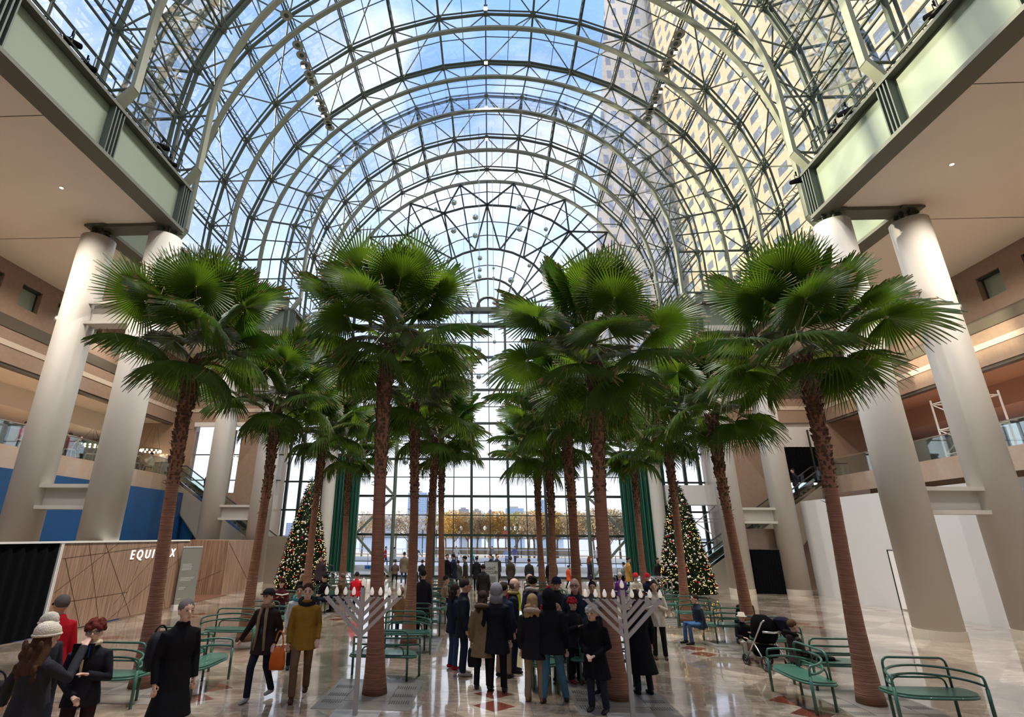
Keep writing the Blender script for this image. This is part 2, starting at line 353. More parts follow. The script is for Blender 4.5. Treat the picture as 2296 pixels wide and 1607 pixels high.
person('blonde woman in a black parka with a pink-grey fur hood, seen from behind',.72,10.4,1.68,-14,near=2,hair='bob',hairc=(.4,.27,.13),coat=(.01,.01,.013),hood=(.42,.33,.29),pants=(.2,.16,.1),coatlen=.86,shoes=(.2,.1,.05),w=1.08)
person('man in a black hooded coat and blue jeans seen from behind, one leg bent',1.02,10.35,1.77,-8,'lean',near=2,hat='hood',hatc=(.008,.008,.01),coat=(.006,.006,.008),pants=(.05,.13,.2),coatlen=.8,fat=1.12,w=1.06)
person('fair-haired girl looking up between the jeans man and the red-haired woman',1.3,11.8,1.38,-120,near=2,hair='short',hairc=(.3,.2,.1),arms=('fold','fold'))
person('woman with bright red hair and a black jacket seated in the crowd',1.62,11.7,1.5,-150,near=2,hair='curly',hairc=(.45,.02,.03),arms=('fold','fold'),coat=(.015,.015,.02),shoes=(.25,.02,.03),pants=BK)
person('older white-haired woman in a long black coat, hands clasped, beside the right menorah',1.72,9.95,1.56,150,near=2,hair='curly',hairc=(.5,.48,.45),arms=('low','low'),coatlen=1.0,coat=(.005,.005,.007),w=1.14)
person('older woman with pale curly hair bending behind the white-haired woman',1.98,10.9,1.5,120,near=1,hair='curly',hairc=(.35,.3,.26))
person('dark-haired man in a grey jacket standing just left of the palm behind the right menorah',2.3,13.0,1.72,170,near=1,coat=(.1,.1,.1),hairc=(.03,.02,.015))
person('person in a very long black coat behind the right menorah',2.75,11.0,1.72,10,near=2,coat=(.006,.006,.008),coatlen=1.2,hair='bob',fat=1.1)
person('woman with long dark hair in a cream jacket and black trousers standing alone, arms folded',3.96,13.95,1.68,170,near=2,hair='bob',hairc=(.03,.018,.012),coat=(.5,.47,.4),pants=(.012,.012,.015),arms=('fold','fold'),shoes=(.06,.03,.02))
# ---- middle distance
person('long-haired woman in a beige coat and red skirt beside a left inner palm',-3.2,16.0,1.68,-70,near=1,hair='long',hairc=(.01,.008,.008),coat=(.4,.3,.19),coatlen=.85,pants=(.35,.02,.02))
person('person in a dark hooded coat hidden behind the second palm of the left inner row',-2.02,16.4,1.72,0,near=1,coat=(.02,.02,.03),coatlen=1.1)
seats=[('curly-haired woman reading a paper on a bench by the left christmas tree',-6.9,18.1,200,'curly',(.04,.02,.015),(.1,.02,.03),'hold'),
('grey-haired man seated with his back to the left christmas tree',-7.05,20.6,170,'short',(.3,.3,.3),BK,'lap'),
('dark-haired person seated right of the third palm in the left outer row',-6.1,20.4,150,'curly',(.01,.01,.01),BK,'lap'),
('man in a brown leather jacket bent over a book on a bench',-5.6,21.0,75,'short',(.15,.12,.1),(.08,.05,.03),'hold'),
('person in a red jacket seated on the bench by the escalator ramp wheels',-5.35,21.9,0,'short',(.02,.02,.02),(.5,.01,.02),'lap'),
('person in a tan jacket seated by the second palm of the left inner line',-2.6,15.95,0,'bald',(.25,.16,.1),(.32,.2,.09),'lap'),
('person with a dark backpack seated by the third palm of the left inner row',-1.75,20.45,-80,'short',(.03,.02,.02),(.3,.22,.14),'lap'),
('grey-haired person in purple seated on the far right bench',5.35,23.3,10,'short',(.4,.38,.36),(.08,.02,.12),'lap'),
('person in a red beanie and cream coat seated in front of the right christmas tree',5.85,22.9,170,'short',(.02,.02,.02),(.5,.46,.38),'fold'),
('dark-haired child seated beside the red beanie',6.3,22.8,160,'short',(.01,.01,.01),NV,'lap'),
('person in a dark green hooded jacket seated behind the palm left of the stroller',7.0,16.0,0,'short',(.02,.03,.02),(.03,.05,.03),'lap')]
for i,(l,x,y,f,hr,hc,c,a) in enumerate(seats):
    person(l,x,y,1.72,f,'sit',arms=(a,a),hair=hr,hairc=hc,coat=c,near=1,hat='beanie' if 'beanie' in l else ('hood' if 'hooded' in l else None),hatc=(.5,.02,.03) if 'beanie' in l else (.03,.05,.03),pants=DJ)
person('child in a white brimmed hat seated beside the stroller',5.95,14.0,1.3,175,'sit',arms=('hold','lap'),near=2,hat='brim',hatc=(.6,.56,.46),coat=BK,pants=(.3,.28,.22),z=.02)
person('person in blue trousers on the bench behind the palm left of the stroller',5.7,15.95,1.6,100,'sit',near=1,coat=(.02,.03,.05),pants=(.04,.1,.22))
person('boy in a black hooded coat reclining with stretched legs on the right bench',5.95,11.75,1.45,-86,'lie',arms=('lap','lap'),near=2,hairc=(.12,.06,.03),coat=(.03,.02,.02),pants=(.012,.012,.015),hood=(.01,.01,.01),z=.06)
# ---- escalator riders and diners
person('person in black riding high up the left escalator',-18.2,33.0,1.75,-90,near=0,z=4.75,arms=('out','down'))
person('person in a pale blue shirt and dark cap on the left escalator',-15.0,33.0,1.7,-90,near=0,z=2.75,coat=(.35,.4,.55),hat='cap',hatc=(.03,.03,.04))
person('person in black low on the left escalator beside the christmas tree',-12.3,33.0,1.72,90,near=0,z=1.05)
person('person in black standing near the top of the right escalator',18.6,33.0,1.75,90,near=0,z=5.0,skin=0)
for i,(x,y,c) in enumerate([(-20.6,21.5,(.3,.02,.03)),(-20.9,22.3,(.25,.02,.04)),(-20.7,23.2,BK),(-20.5,24.1,(.15,.02,.02)),(-20.8,24.9,BK),(-20.6,28.2,(.05,.02,.06)),(-20.7,29.1,BK),(-20.4,30.4,(.5,.42,.36))]):
    person('diner %s along the left gallery rail counting from the camera, in %s'%(ORD[i],'dark clothes' if c==BK else 'coloured clothes'),x,y,1.72,90 if i%2 else -90,'sit',near=0,z=6.05,coat=c,pants=BK,arms=('hold','lap'),group='diners on the left gallery')
# ---- by the glass wall
far=[(-2.26,28.6,1.78,-170,BK,GR,None,'man in dark clothes with a red scarf, left of a pair near the glass wall'),
(-1.94,28.8,1.8,60,NV,(.12,.14,.17),None,'tall person in a navy coat, right of a pair near the glass wall'),
(-1.25,27.3,1.75,90,(.05,.05,.035),(.08,.13,.18),'cap','man in a flat cap and olive jacket near the glass wall'),
(-1.75,29.8,1.45,0,(.06,.06,.05),JE,None,'child walking behind the flat-capped man'),
(-.75,29.5,1.65,0,BK,BK,None,'person in black with back turned just right of the flat cap'),
(-.3,20.9,1.68,0,(.02,.018,.02),NV,None,'dark-haired person just left of the standing poster'),
(.02,31.0,1.75,120,BK,BK,None,'person in black leaning on the rail behind the poster, left one'),
(.35,31.2,1.75,200,(.03,.03,.03),BK,None,'person in black leaning on the rail behind the poster, right one'),
(1.05,29.5,1.65,10,(.05,.04,.03),BK,'beanie','woman in a brown striped wrap right of the poster'),
(2.0,29.0,1.6,-10,(.03,.03,.03),(.12,.1,.08),None,'person with a rucksack facing the rink'),
(2.9,27.0,1.72,-20,(.02,.02,.025),BK,'beanie','bulky person in a black parka in front of the glass wall'),
(3.2,29.0,1.75,0,(.09,.07,.05),DJ,None,'man in a brown jacket beside the bulky black parka'),
(5.3,30.0,1.7,-100,(.02,.02,.03),BK,None,'slim woman with long auburn hair in high boots'),
(6.9,28.2,1.75,-80,(.42,.22,.05),DJ,None,'person in a mustard coat beside the right inner palm'),
(4.3,31.0,1.2,-60,(.5,.06,.02),BK,None,'child in an orange top by the glass wall'),
(8.6,29.0,1.7,-150,(.02,.02,.02),BK,None,'dark figure half hidden behind the right menorah palm'),
(-8.4,27.0,1.7,180,(.06,.04,.05),BK,None,'person standing at the ticket desk in front of the left curtain'),
(-9.0,28.0,1.6,90,(.3,.18,.12),BK,None,'woman with bushy hair at the ticket desk'),
(-7.6,28.2,1.7,-60,(.03,.03,.03),BK,None,'dark figure at the right end of the ticket desk'),
(-5.2,33.0,1.75,0,(.12,.1,.07),JE,None,'standing person in a tan jacket watching the rink on the left')]
for x,y,h,f,c,p,ht,l in far: person(l,x,y,h,f,random.choice(['stand','walk']),near=0 if y>25 else 1,coat=c,pants=p,hat=ht,hatc=(.04,.04,.04),hair='long' if 'long' in l else 'short',hairc=(.15,.04,.02) if 'auburn' in l else (.03,.02,.02),coatlen=.95)
for i,(x,y,f,c,l) in enumerate([(-5.9,34.0,10,(.07,.05,.04),'person in brown sitting with back turned at the left of the glass wall'),(-4.9,34.2,-30,(.06,.08,.1),'person in blue grey sitting beside the standing tan jacket'),(-4.2,33.8,0,BK,'person in black sitting by the glass wall behind the second palm'),(-2.9,34.2,-90,(.03,.03,.02),'person seated sideways with stretched legs by the glass wall'),(8.0,33.5,30,(.16,.17,.14),'person in a grey jacket bending over a pushchair wheel')]):
    person(l,x,y,1.7,f,'sit',near=0,coat=c,pants=DJ,arms=('lap','lap'))
sk=[(-9.6,50,(.4,.02,.03)),(-8.3,47,(.5,.5,.48)),(-7,52,(.1,.1,.1)),(-5.2,48,(.12,.12,.13)),(-3.4,55,(.55,.5,.45)),(-1.6,49,(.02,.3,.28)),(.2,56,(.2,.2,.2)),(1.5,50,(.3,.36,.6)),(2.6,58,(.1,.12,.3)),(4.1,47,(.02,.3,.5)),(5.6,52,(.5,.3,.3)),(7.5,49,(.55,.02,.04)),(8.7,55,(.4,.38,.36)),(12.6,46,(.02,.25,.6)),(14.2,48,(.3,.28,.4)),(10.8,56,(.6,.55,.5))]
nm={0:'red',1:'white',2:'black',3:'grey',4:'cream',5:'teal',6:'dark grey',7:'pale blue',8:'navy',9:'turquoise',10:'pink',11:'bright red',12:'beige',13:'bright blue',14:'lilac grey',15:'off-white'}
for i,(x,y,c) in enumerate(sk):
    person('skater in %s on the outdoor ice rink, %s from the left'%(nm[i],ORD[i]),x,y,1.68,random.uniform(0,360),'walk',near=0,coat=c,pants=random.choice([BK,JE]),arms=('out','out'),z=.05,group='skaters on the outdoor rink')
# ---- held and worn belongings
def bag(name,label,cat,x,y,z,sx,sy,sz,c,strap=.35,rz=0):
    t=thing(name,label,cat,(x,y,z),R(rz))
    q=MB(); q.loft([(0,0,0,sx*.9,sy*.9),(0,0,sz*.3,sx,sy),(0,0,sz*.75,sx*.9,sy*.9),(0,0,sz,sx*.6,sy*.4)],14,3); q.build('bag_body',cmat(c,.6,'leather'),t,True)
    MB().tube([(sx*.55*math.cos(a),0,sz*.9+strap*math.sin(a)) for a in [i*PI/8 for i in range(9)]],.012,6).build('strap',cmat(c,.6,'leather'),t)
    return t
bag('shoulder_bag','soft orange leather bag carried by the person in the shearling coat','bag',-3.78,10.05,.48,.14,.07,.34,(.55,.12,.02),.3)
bag('shoulder_bag','black bag hanging beside the leftmost man of the central crowd','bag',-.38,12.0,.18,.15,.1,.38,BK,.45)
bag('backpack','black backpack worn by the grey-haired man in the long black coat','backpack',-4.5,7.56,1.0,.15,.1,.45,(.012,.012,.016),.12,60)
bag('handbag','black handbag held out at the left edge of the photo','bag',-5.75,6.55,.88,.2,.09,.2,BK,.12)
t=thing('tablet_case','black tablet in a case held up by the woman in the cream hat','tablet',(-4.92,6.72,1.36),R(8))
q=MB(); q.box(-.12,-.008,-.085,.12,.008,.085); q.build('case',cmat((.012,.012,.014),.4,'leather'),t)
MB().box(-.02,-.014,-.02,.012,-.009,.02).build('lens',mat('pale_lens',(.5,.5,.45),.3),t)
MB().box(.07,-.012,-.06,.078,-.009,.06).build('strap',mat('blue_strap',(.02,.08,.5),.4),t)
t=thing('open_book','white open pages held by the curly-haired reader','book',(-6.72,17.75,.86),R(20)); MB().box(-.2,-.15,0,0,.15,.01,Matrix.Rotation(.2,4,'Y')).box(0,-.15,0,.2,.15,.01,Matrix.Rotation(-.2,4,'Y')).build('pages',cmat((.6,.58,.54),.7,'paper',0),t)
t=thing('open_book','small open book held by the man in the brown leather jacket','book',(-6.0,21.1,.84),R(90)); MB().box(-.14,-.1,0,0,.1,.01,Matrix.Rotation(.2,4,'Y')).box(0,-.1,0,.14,.1,.01,Matrix.Rotation(-.2,4,'Y')).build('pages',cmat((.6,.58,.54),.7,'paper',0),t)
# ============================================================ architecture materials
m_in=mat('steel_inner',(.27,.29,.22),.45,bump=.05,var=.08); m_out=mat('steel_outer_shaded',(.075,.10,.075),.5,var=.1); m_web=mat('steel_web',(.125,.15,.115),.5)  # outer steel is the same steel, darkened in colour for its backlit shade
m_gird=mat('girder_green',(.19,.235,.18),.55,var=.06,vscale=1); m_flange=mat('girder_flange',(.09,.095,.075),.6); m_post=mat('girder_post',(.07,.09,.075),.5)
m_glass=glass_mat('roof_glass',(.93,.97,.96),.22); m_rail=glass_mat('rail_glass',(.86,.93,.9),.5); m_wglass=glass_mat('wall_glass',(.93,.96,.97),.25)
m_col=mat('column_white',(.47,.45,.41),.55,var=.03,vscale=1); m_ceil=mat('ceiling_plaster',(.68,.645,.59),.8,var=.04,vscale=.6)
m_stone=mat('pink_granite',(.28,.195,.145),.16,var=.16,vscale=5,coat=.25); m_stone2=mat('dark_band_stone',(.09,.075,.055),.25); m_stone3=mat('pale_band_stone',(.5,.42,.34),.3,var=.05)
m_white=mat('hoarding_white',(.58,.57,.55),.5,var=.03,vscale=1); m_blue=mat('hoarding_blue',(.008,.06,.18),.35,var=.35,vscale=.5); m_black=mat('black_cloth',(.004,.004,.005),.95,spec=.05,bump=.3,bscale=30)
m_frame=mat('window_frame',(.018,.026,.02),.4); m_panel=mat('steel_panel',(.5,.46,.38),.3,metal=.5,var=.05); m_rubber=mat('black_rubber',(.012,.012,.012),.5); m_chrome=mat('chrome',(.7,.7,.7),.15,metal=1)
# marble floor
def floor_mat():
    m=bpy.data.materials.new('marble_floor'); m.use_nodes=True; nt=m.node_tree; L=nt.links.new; b=nt.nodes['Principled BSDF']
    g=node(nt,'ShaderNodeNewGeometry'); 
    def math_(op,a,b_=None,c=None):
        n=node(nt,'ShaderNodeMath',operation=op)
        for i,q in enumerate((a,b_,c)):
            if q is None: continue
            if isinstance(q,(int,float)): n.inputs[i].default_value=q
            else: L(q,n.inputs[i])
        return n.outputs[0]
    sp=node(nt,'ShaderNodeSeparateXYZ'); L(g.outputs['Position'],sp.inputs[0]); X,Y=sp.outputs[0],sp.outputs[1]
    def cells(side):
        u=math_('DIVIDE',math_('ADD',X,Y),side*1.4142); v=math_('DIVIDE',math_('SUBTRACT',X,Y),side*1.4142)
        return u,v
    def rnd(fu,fv,seed):
        c=node(nt,'ShaderNodeCombineXYZ'); L(fu,c.inputs[0]);L(fv,c.inputs[1]); c.inputs[2].default_value=seed
        w=node(nt,'ShaderNodeTexWhiteNoise',noise_dimensions='3D'); L(c.outputs[0],w.inputs[0]); return w.outputs[0]
    u,v=cells(1.6); fu=math_('FLOOR',u); fv=math_('FLOOR',v); big=rnd(fu,fv,1.0)
    u2=math_('FLOOR',math_('DIVIDE',X,.62)); v2=math_('FLOOR',math_('DIVIDE',Y,.62)); small=rnd(u2,v2,5.0)
    chk=math_('MODULO',math_('ABSOLUTE',math_('ADD',fu,fv)),2)
    tone=math_('ADD',math_('MULTIPLY',big,.25),math_('ADD',math_('MULTIPLY',small,.35),math_('MULTIPLY',chk,.4)))
    mp=node(nt,'ShaderNodeMapping'); mp.inputs['Scale'].default_value=(.7,2.2,1); L(g.outputs['Position'],mp.inputs[0])
    n=node(nt,'ShaderNodeTexNoise'); n.inputs['Scale'].default_value=2.2; n.inputs['Detail'].default_value=9; n.inputs['Distortion'].default_value=1.6; n.inputs['Roughness'].default_value=.65; L(mp.outputs[0],n.inputs[0])
    t2=math_('ADD',math_('MULTIPLY',tone,.55),math_('MULTIPLY',math_('SUBTRACT',n.outputs[0],.5),1.3))
    cr=node(nt,'ShaderNodeValToRGB'); L(t2,cr.inputs[0]); e=cr.color_ramp.elements
    e[0].position=0; e[0].color=(.20,.155,.115,1); e[1].position=.75; e[1].color=(.66,.57,.47,1); k=e.new(.33); k.color=(.36,.29,.22,1)
    # paired red diamonds
    def dia(px,py,ox,oy,r):
        a=math_('ABSOLUTE',math_('SUBTRACT',math_('MODULO',math_('ADD',math_('SUBTRACT',X,ox),px*20.5),px),px/2))
        c=math_('ABSOLUTE',math_('SUBTRACT',math_('MODULO',math_('ADD',math_('SUBTRACT',Y,oy),py*20.5),py),py/2))
        return math_('LESS_THAN',math_('ADD',math_('MULTIPLY',a,.85),c),r)
    red=math_('MAXIMUM',dia(5.2,4.5,0,10.1,.31),dia(5.2,4.5,0,10.8,.31))
    mx=node(nt,'ShaderNodeMix',data_type='RGBA'); L(red,mx.inputs[0]); L(cr.outputs[0],mx.inputs[6]); mx.inputs[7].default_value=(.17,.045,.028,1)
    # joints
    def joint(w,s):
        f=math_('FRACT',math_('DIVIDE',w,s)); return math_('LESS_THAN',f,.018)
    j=math_('MAXIMUM',joint(X,.62),joint(Y,.62))
    mj=node(nt,'ShaderNodeMix',data_type='RGBA'); L(math_('MULTIPLY',j,.45),mj.inputs[0]); L(mx.outputs[2],mj.inputs[6]); mj.inputs[7].default_value=(.08,.06,.045,1)
    L(mj.outputs[2],b.inputs['Base Color']); b.inputs['Roughness'].default_value=.12; b.inputs['Specular IOR Level'].default_value=.9; b.inputs['Coat Weight'].default_value=.75; b.inputs['Coat Roughness'].default_value=.035
    nb=node(nt,'ShaderNodeTexNoise'); nb.inputs['Scale'].default_value=.9; L(g.outputs['Position'],nb.inputs[0])
    bp=node(nt,'ShaderNodeBump'); bp.inputs['Strength'].default_value=.06; bp.inputs['Distance'].default_value=.05; L(nb.outputs[0],bp.inputs['Height']); L(bp.outputs[0],b.inputs['Coat Normal'])
    return m
m_floor=floor_mat()
def wood_mat():
    m=bpy.data.materials.new('walnut_panel'); m.use_nodes=True; nt=m.node_tree; L=nt.links.new; b=nt.nodes['Principled BSDF']
    tc=node(nt,'ShaderNodeTexCoord'); mp=node(nt,'ShaderNodeMapping'); mp.inputs['Scale'].default_value=(9,9,.35); L(tc.outputs['Object'],mp.inputs[0])
    n=node(nt,'ShaderNodeTexNoise'); n.inputs['Scale'].default_value=2; n.inputs['Detail'].default_value=7; L(mp.outputs[0],n.inputs[0])
    cr=node(nt,'ShaderNodeValToRGB'); L(n.outputs[0],cr.inputs[0]); cr.color_ramp.elements[0].color=(.17,.09,.052,1); cr.color_ramp.elements[1].color=(.40,.26,.175,1); cr.color_ramp.elements[0].position=.3; cr.color_ramp.elements[1].position=.75
    L(cr.outputs[0],b.inputs['Base Color']); b.inputs['Roughness'].default_value=.32; return m
m_wood=wood_mat()
# ============================================================ floor and shell
BACK=-7
b=MB(); b.box(-30,BACK,-.3,30,39.0,0); struct('floor',b,m_floor)
b=MB()
for s in(-1,1):
    def bx(x0,y0,z0,x1,y1,z1): b.box(min(s*x0,s*x1),y0,z0,max(s*x0,s*x1),y1,z1)
    bx(13.1,BACK,14.5,22.4,17.7,14.9); bx(16.1,17.7,14.5,22.4,29.5,14.9); bx(13.1,29.5,14.5,22.4,38.2,14.9)
struct('ceiling',b,m_ceil)
b=MB()
for s in(-1,1):
    for Y in(5.1,11.5,18.0,24.4): b.box(min(s*13.1,s*22),Y-.012,14.492,max(s*13.1,s*22),Y+.012,14.499) if Y<17 else b.box(min(s*16.1,s*22),Y-.012,14.492,max(s*16.1,s*22),Y+.012,14.499)
struct('trim_1',b,m_frame)
struct('wall_back',MB().box(-22.5,BACK-.4,0,22.5,BACK,14.9),m_stone)  # unseen end wall, put in to stop light leaking from behind
# upper side walls with punched windows
for s,side in((-1,'left'),(1,'right')):
    X=22; ys=[18.7+2.1*i for i in range(-12,8)]; zw0,zw1=12.75,13.85; ww=1.1
    b=MB()
    def bx(y0,z0,y1,z1,x0=X,x1=X+.4): b.box(min(s*x0,s*x1),y0,z0,max(s*x0,s*x1),y1,z1)
    bx(BACK,10.0,34.3,zw0); bx(BACK,zw1,34.3,14.5); y=BACK
    for q in ys:
        bx(y,zw0,q,zw1); y=q+ww
    bx(y,zw0,34.3,zw1)
    struct('wall_'+side,b,m_stone,label='polished pinkish granite upper wall with punched windows, %s side'%side)
    g=MB(); fr=MB()
    for q in ys:
        g.box(min(s*(X+.28),s*(X+.3)),q,zw0,max(s*(X+.28),s*(X+.3)),q+ww,zw1)
        for e in(q,q+ww-.05): fr.box(min(s*(X+.24),s*(X+.34)),e,zw0,max(s*(X+.24),s*(X+.34)),e+.05,zw1)
        fr.box(min(s*(X+.1),s*(X+.3)),q,zw1-.1,max(s*(X+.1),s*(X+.3)),q+ww,zw1)
    w=struct('window_%d'%(1 if s<0 else 2),g,mat('office_glass_%s'%side,(.26,.33,.28),.08,coat=.5),label='row of square punched windows high on the %s wall'%side); fr.build('window_frame',m_frame,w)
    b=MB(); b.box(min(s*21.96,s*22),BACK,11.55,max(s*21.96,s*22),34.3,12.1); struct('trim_%d'%(2 if s<0 else 3),b,m_stone2)
    b=MB(); b.box(min(s*21.97,s*22),BACK,10.75,max(s*21.97,s*22),34.3,11.0); struct('trim_%d'%(4 if s<0 else 5),b,m_stone3)
    # soffit steps above gallery
    b=MB(); b.box(min(s*22.4,s*25),BACK,10.0,max(s*22.4,s*25),34.3,10.2); b.box(min(s*25,s*25.2),BACK,8.9,max(s*25,s*25.2),34.3,10.2); b.box(min(s*25.2,s*29.3),BACK,8.9,max(s*25.2,s*29.3),34.3,9.1)
    struct('trim_%d'%(6 if s<0 else 7),b,m_ceil if s<0 else mat('soffit_red',(.42,.25,.19),.6))
    b=MB(); b.box(min(s*22.05,s*22.4),BACK,9.86,max(s*22.05,s*22.4),34.3,10.0); struct('trim_%d'%(8 if s<0 else 9),b,m_stone2)
    # gallery slab + rail
    b=MB(); b.box(min(s*19.5,s*30),BACK,5.15,max(s*19.5,s*30),31.6,6.05); struct('trim_%d'%(10 if s<0 else 11),b,mat('gallery_stone_%s'%side,(.42,.31,.23),.15,var=.12,vscale=5,coat=.4),label='stone edged gallery floor along the %s side'%side)
    r=thing('gallery_railing','glass balustrade with a thin metal handrail along the %s gallery'%side,'railing',(s*19.62,BACK,6.05))
    q=MB(); q.box(-.01,0,.02,.01,38.5,.92); q.build('glass_panel',m_rail,r)
    MB().tube([(0,0,.96),(0,38.5,.96)],.028,8).build('handrail',m_chrome,r)
    # gallery back wall: piers between tall windows
    b=MB(); fr=MB(); g=MB(); y=BACK
    for i in range(12):
        y0=BACK+i*3.45; b.box(min(s*29.3,s*29.9),y0,6.05,max(s*29.3,s*29.9),y0+1.25,8.95)
        fr.box(min(s*29.5,s*29.6),y0+1.25,7.3,max(s*29.5,s*29.6),y0+3.45,7.36); fr.box(min(s*29.5,s*29.6),y0+2.3,6.05,max(s*29.5,s*29.6),y0+2.4,8.95)
        g.box(min(s*29.65,s*29.67),y0+1.25,6.05,max(s*29.65,s*29.67),y0+3.45,8.95)
    struct('wall_gallery_'+side,b,m_stone); w=struct('window_%d'%(3 if s<0 else 4),g,m_wglass,label='tall windows behind the %s gallery'%side); fr.build('window_frame',m_frame,w)
    # ground floor rear wall under gallery
    struct('wall_ground_'+side,MB().box(min(s*21.9,s*22.3),BACK,0,max(s*21.9,s*22.3),31.6,5.15),m_stone)
# recess end walls facing the camera, Y=34.3
b=MB()
b.box(-30,34.3,0,-20.3,34.8,14.5); b.box(-20.3,34.3,9.8,-17.0,34.8,14.5); b.box(-17,34.3,0,-15.1,34.8,14.5)
b.box(-20.3,34.3,0,-17,34.8,5.3)
b.box(-17,34.25,11.9,-15.1,34.3,12.45)
struct('wall_far_left',b,m_stone); 
b=MB(); b.box(15.2,34.3,0,18.9,34.8,14.5); b.box(21.8,34.3,0,30,34.8,14.5); b.box(18.9,34.3,9.9,21.8,34.8,14.5); b.box(18.9,34.3,0,21.8,34.8,5.3)
struct('wall_far_right',b,m_stone)
for s,side,n in((-1,'left',12),(1,'right',14)):
    b=MB(); b.box(min(s*15.1,s*22),34.24,11.55,max(s*15.1,s*22),34.3,12.1); struct('trim_%d'%n,b,m_stone2)
    b=MB(); b.box(min(s*15.1,s*22),34.25,10.75,max(s*15.1,s*22),34.3,11.0); struct('trim_%d'%(n+1),b,m_stone3)
b=MB(); b.box(-20.35,34.1,9.7,-15.9,34.3,10.0); struct('trim_16',b,m_white)
b=MB(); b.box(-19.4,35.3,5.3,-17.9,35.4,9.7); struct('trim_17',b,mat('shade_panel',(.33,.28,.23),.6),label='grey brown roller shade panel in the tall opening at the top of the left escalator')
w=struct('window_5',MB().box(-21.5,36.5,5.3,-14.8,36.53,9.8),m_wglass,label='tall window at the top of the left escalator'); q=MB()
for x in(-20.2,-19.2,-17.8,-16.6): q.box(x,36.45,5.3,x+.1,36.6,9.8)
for z in(6.3,8.1): q.box(-21.5,36.45,z,-14.8,36.6,z+.06)
q.build('window_frame',m_frame,w)
b=MB(); b.box(18.9,34.5,8.3,21.8,34.6,9.95); struct('trim_18',b,m_white,label='white panel in the opening above the black drape, right side')
w=struct('window_6',MB().box(20.6,34.15,6.0,20.7,34.2,9.4),m_frame)
tag(MB().box(-25.6,-7,7.3,-25.25,21.5,8.88).build('dark_fascia',m_black),'dark glazed fascia over the gallery doors at the left edge','fascia')
# ============================================================ columns and their links
def column(x,y,h,label):
    t=thing('round_column',label,'column',(x,y,0))
    q=MB(); q.cyl(0,0,.25,h,.6,n=48); q.build('shaft',m_col,t,False)
    for p in t.children: p.data.polygons.foreach_set('use_smooth',[len(f.vertices)==4 for f in p.data.polygons])
    MB().cyl(0,0,0,.25,.62,n=48).build('base',mat('column_base',(.5,.45,.36),.4),t)
    q=MB(); q.box(-.42,-.42,h+.42,.42,.42,h+.5)
    for a in range(6):
        c_,s_=math.cos(a*PI/3+.3),math.sin(a*PI/3+.3)
        q.beam((c_*.2,s_*.2,h),(c_*.3,s_*.3,h+.25),.05,.2); q.beam((c_*.3,s_*.3,h+.25),(c_*.22,s_*.22,h+.45),.05,.2)
    q.build('bearing',m_post,t)
    return t
for s,side in((-1,'left'),(1,'right')):
    for y,nr in((17.4,'near'),(29.7,'far')):
        for x,io in((13,'inner'),(15.8,'outer')):
            column(s*x,y,13.95,'tall white round column, %s one of the %s pair on the %s side'%(io,nr,side))
        for k,(z0,z1) in enumerate(((3.45,4.27),(10.15,11.1))):
            q=MB(); x0,x1=s*13.5,s*15.3; x0,x1=min(x0,x1),max(x0,x1)
            q.box(x0,y-.28,z1-.12,x1,y+.28,z1); q.box(x0,y-.28,z0,x1,y+.28,z0+.12); q.box(x0,y-.05,z0+.12,x1,y+.05,z1-.12)
            tag(q.build('link_beam',m_col),'white I-beam linking the %s %s columns, %s one'%(nr,side,('lower','upper')[k]),'beam')
# ============================================================ girders
def girder(name,label,a,b,inward,z0=14.35,z1=16.45,posts=()):
    """I-section from a to b (x,y), flanges 0.65 wide"""
    A=Vector((*a,0));B=Vector((*b,0)); L=(B-A).length; ang=math.atan2((B-A).y,(B-A).x)
    t=thing(name,label,'girder',(a[0],a[1],0),ang)
    MB().box(0,-.06,z0+.14,L,.06,z1-.12).build('web_plate',m_gird,t)
    MB().box(0,-.33,z0,L,.33,z0+.14).build('flange',m_flange,t); MB().box(0,-.33,z1-.12,L,.33,z1).build('flange',m_flange,t)
    for p in posts:
        q=MB()
        for dx in(-.28,-.14,0,.14): q.box(p+dx,-.3,z0+.14,p+dx+.045,.3,z1-.12)
        q.build('stiffener',m_post,t)
    return t
TY0=[17.4,13.26,9.12,4.98]; TYM=[17.6,21.75,25.8,29.75]; TY2=[29.9,34.05,38.0]
for s,side in((-1,'left'),(1,'right')):
    girder('edge_girder','grey-green plate girder on the near inner column, %s side'%side,(s*12.78,BACK),(s*12.78,17.6),s,posts=[y-BACK for y in TY0])
    girder('edge_girder','grey-green plate girder over the outer columns, %s side'%side,(s*15.8,17.4),(s*15.8,29.9),s,posts=[y-17.4 for y in TYM])
    girder('edge_girder','grey-green plate girder beyond the far columns, %s side'%side,(s*12.78,29.6),(s*12.78,38.2),s,posts=[y-29.6 for y in TY2])
    for y,nr in((17.4,'near'),(29.7,'far')):
        girder('cross_girder','short girder bridging the %s pair of columns, %s side'%(nr,side),(min(s*13.1,s*15.5),y),(max(s*13.1,s*15.5),y),1)
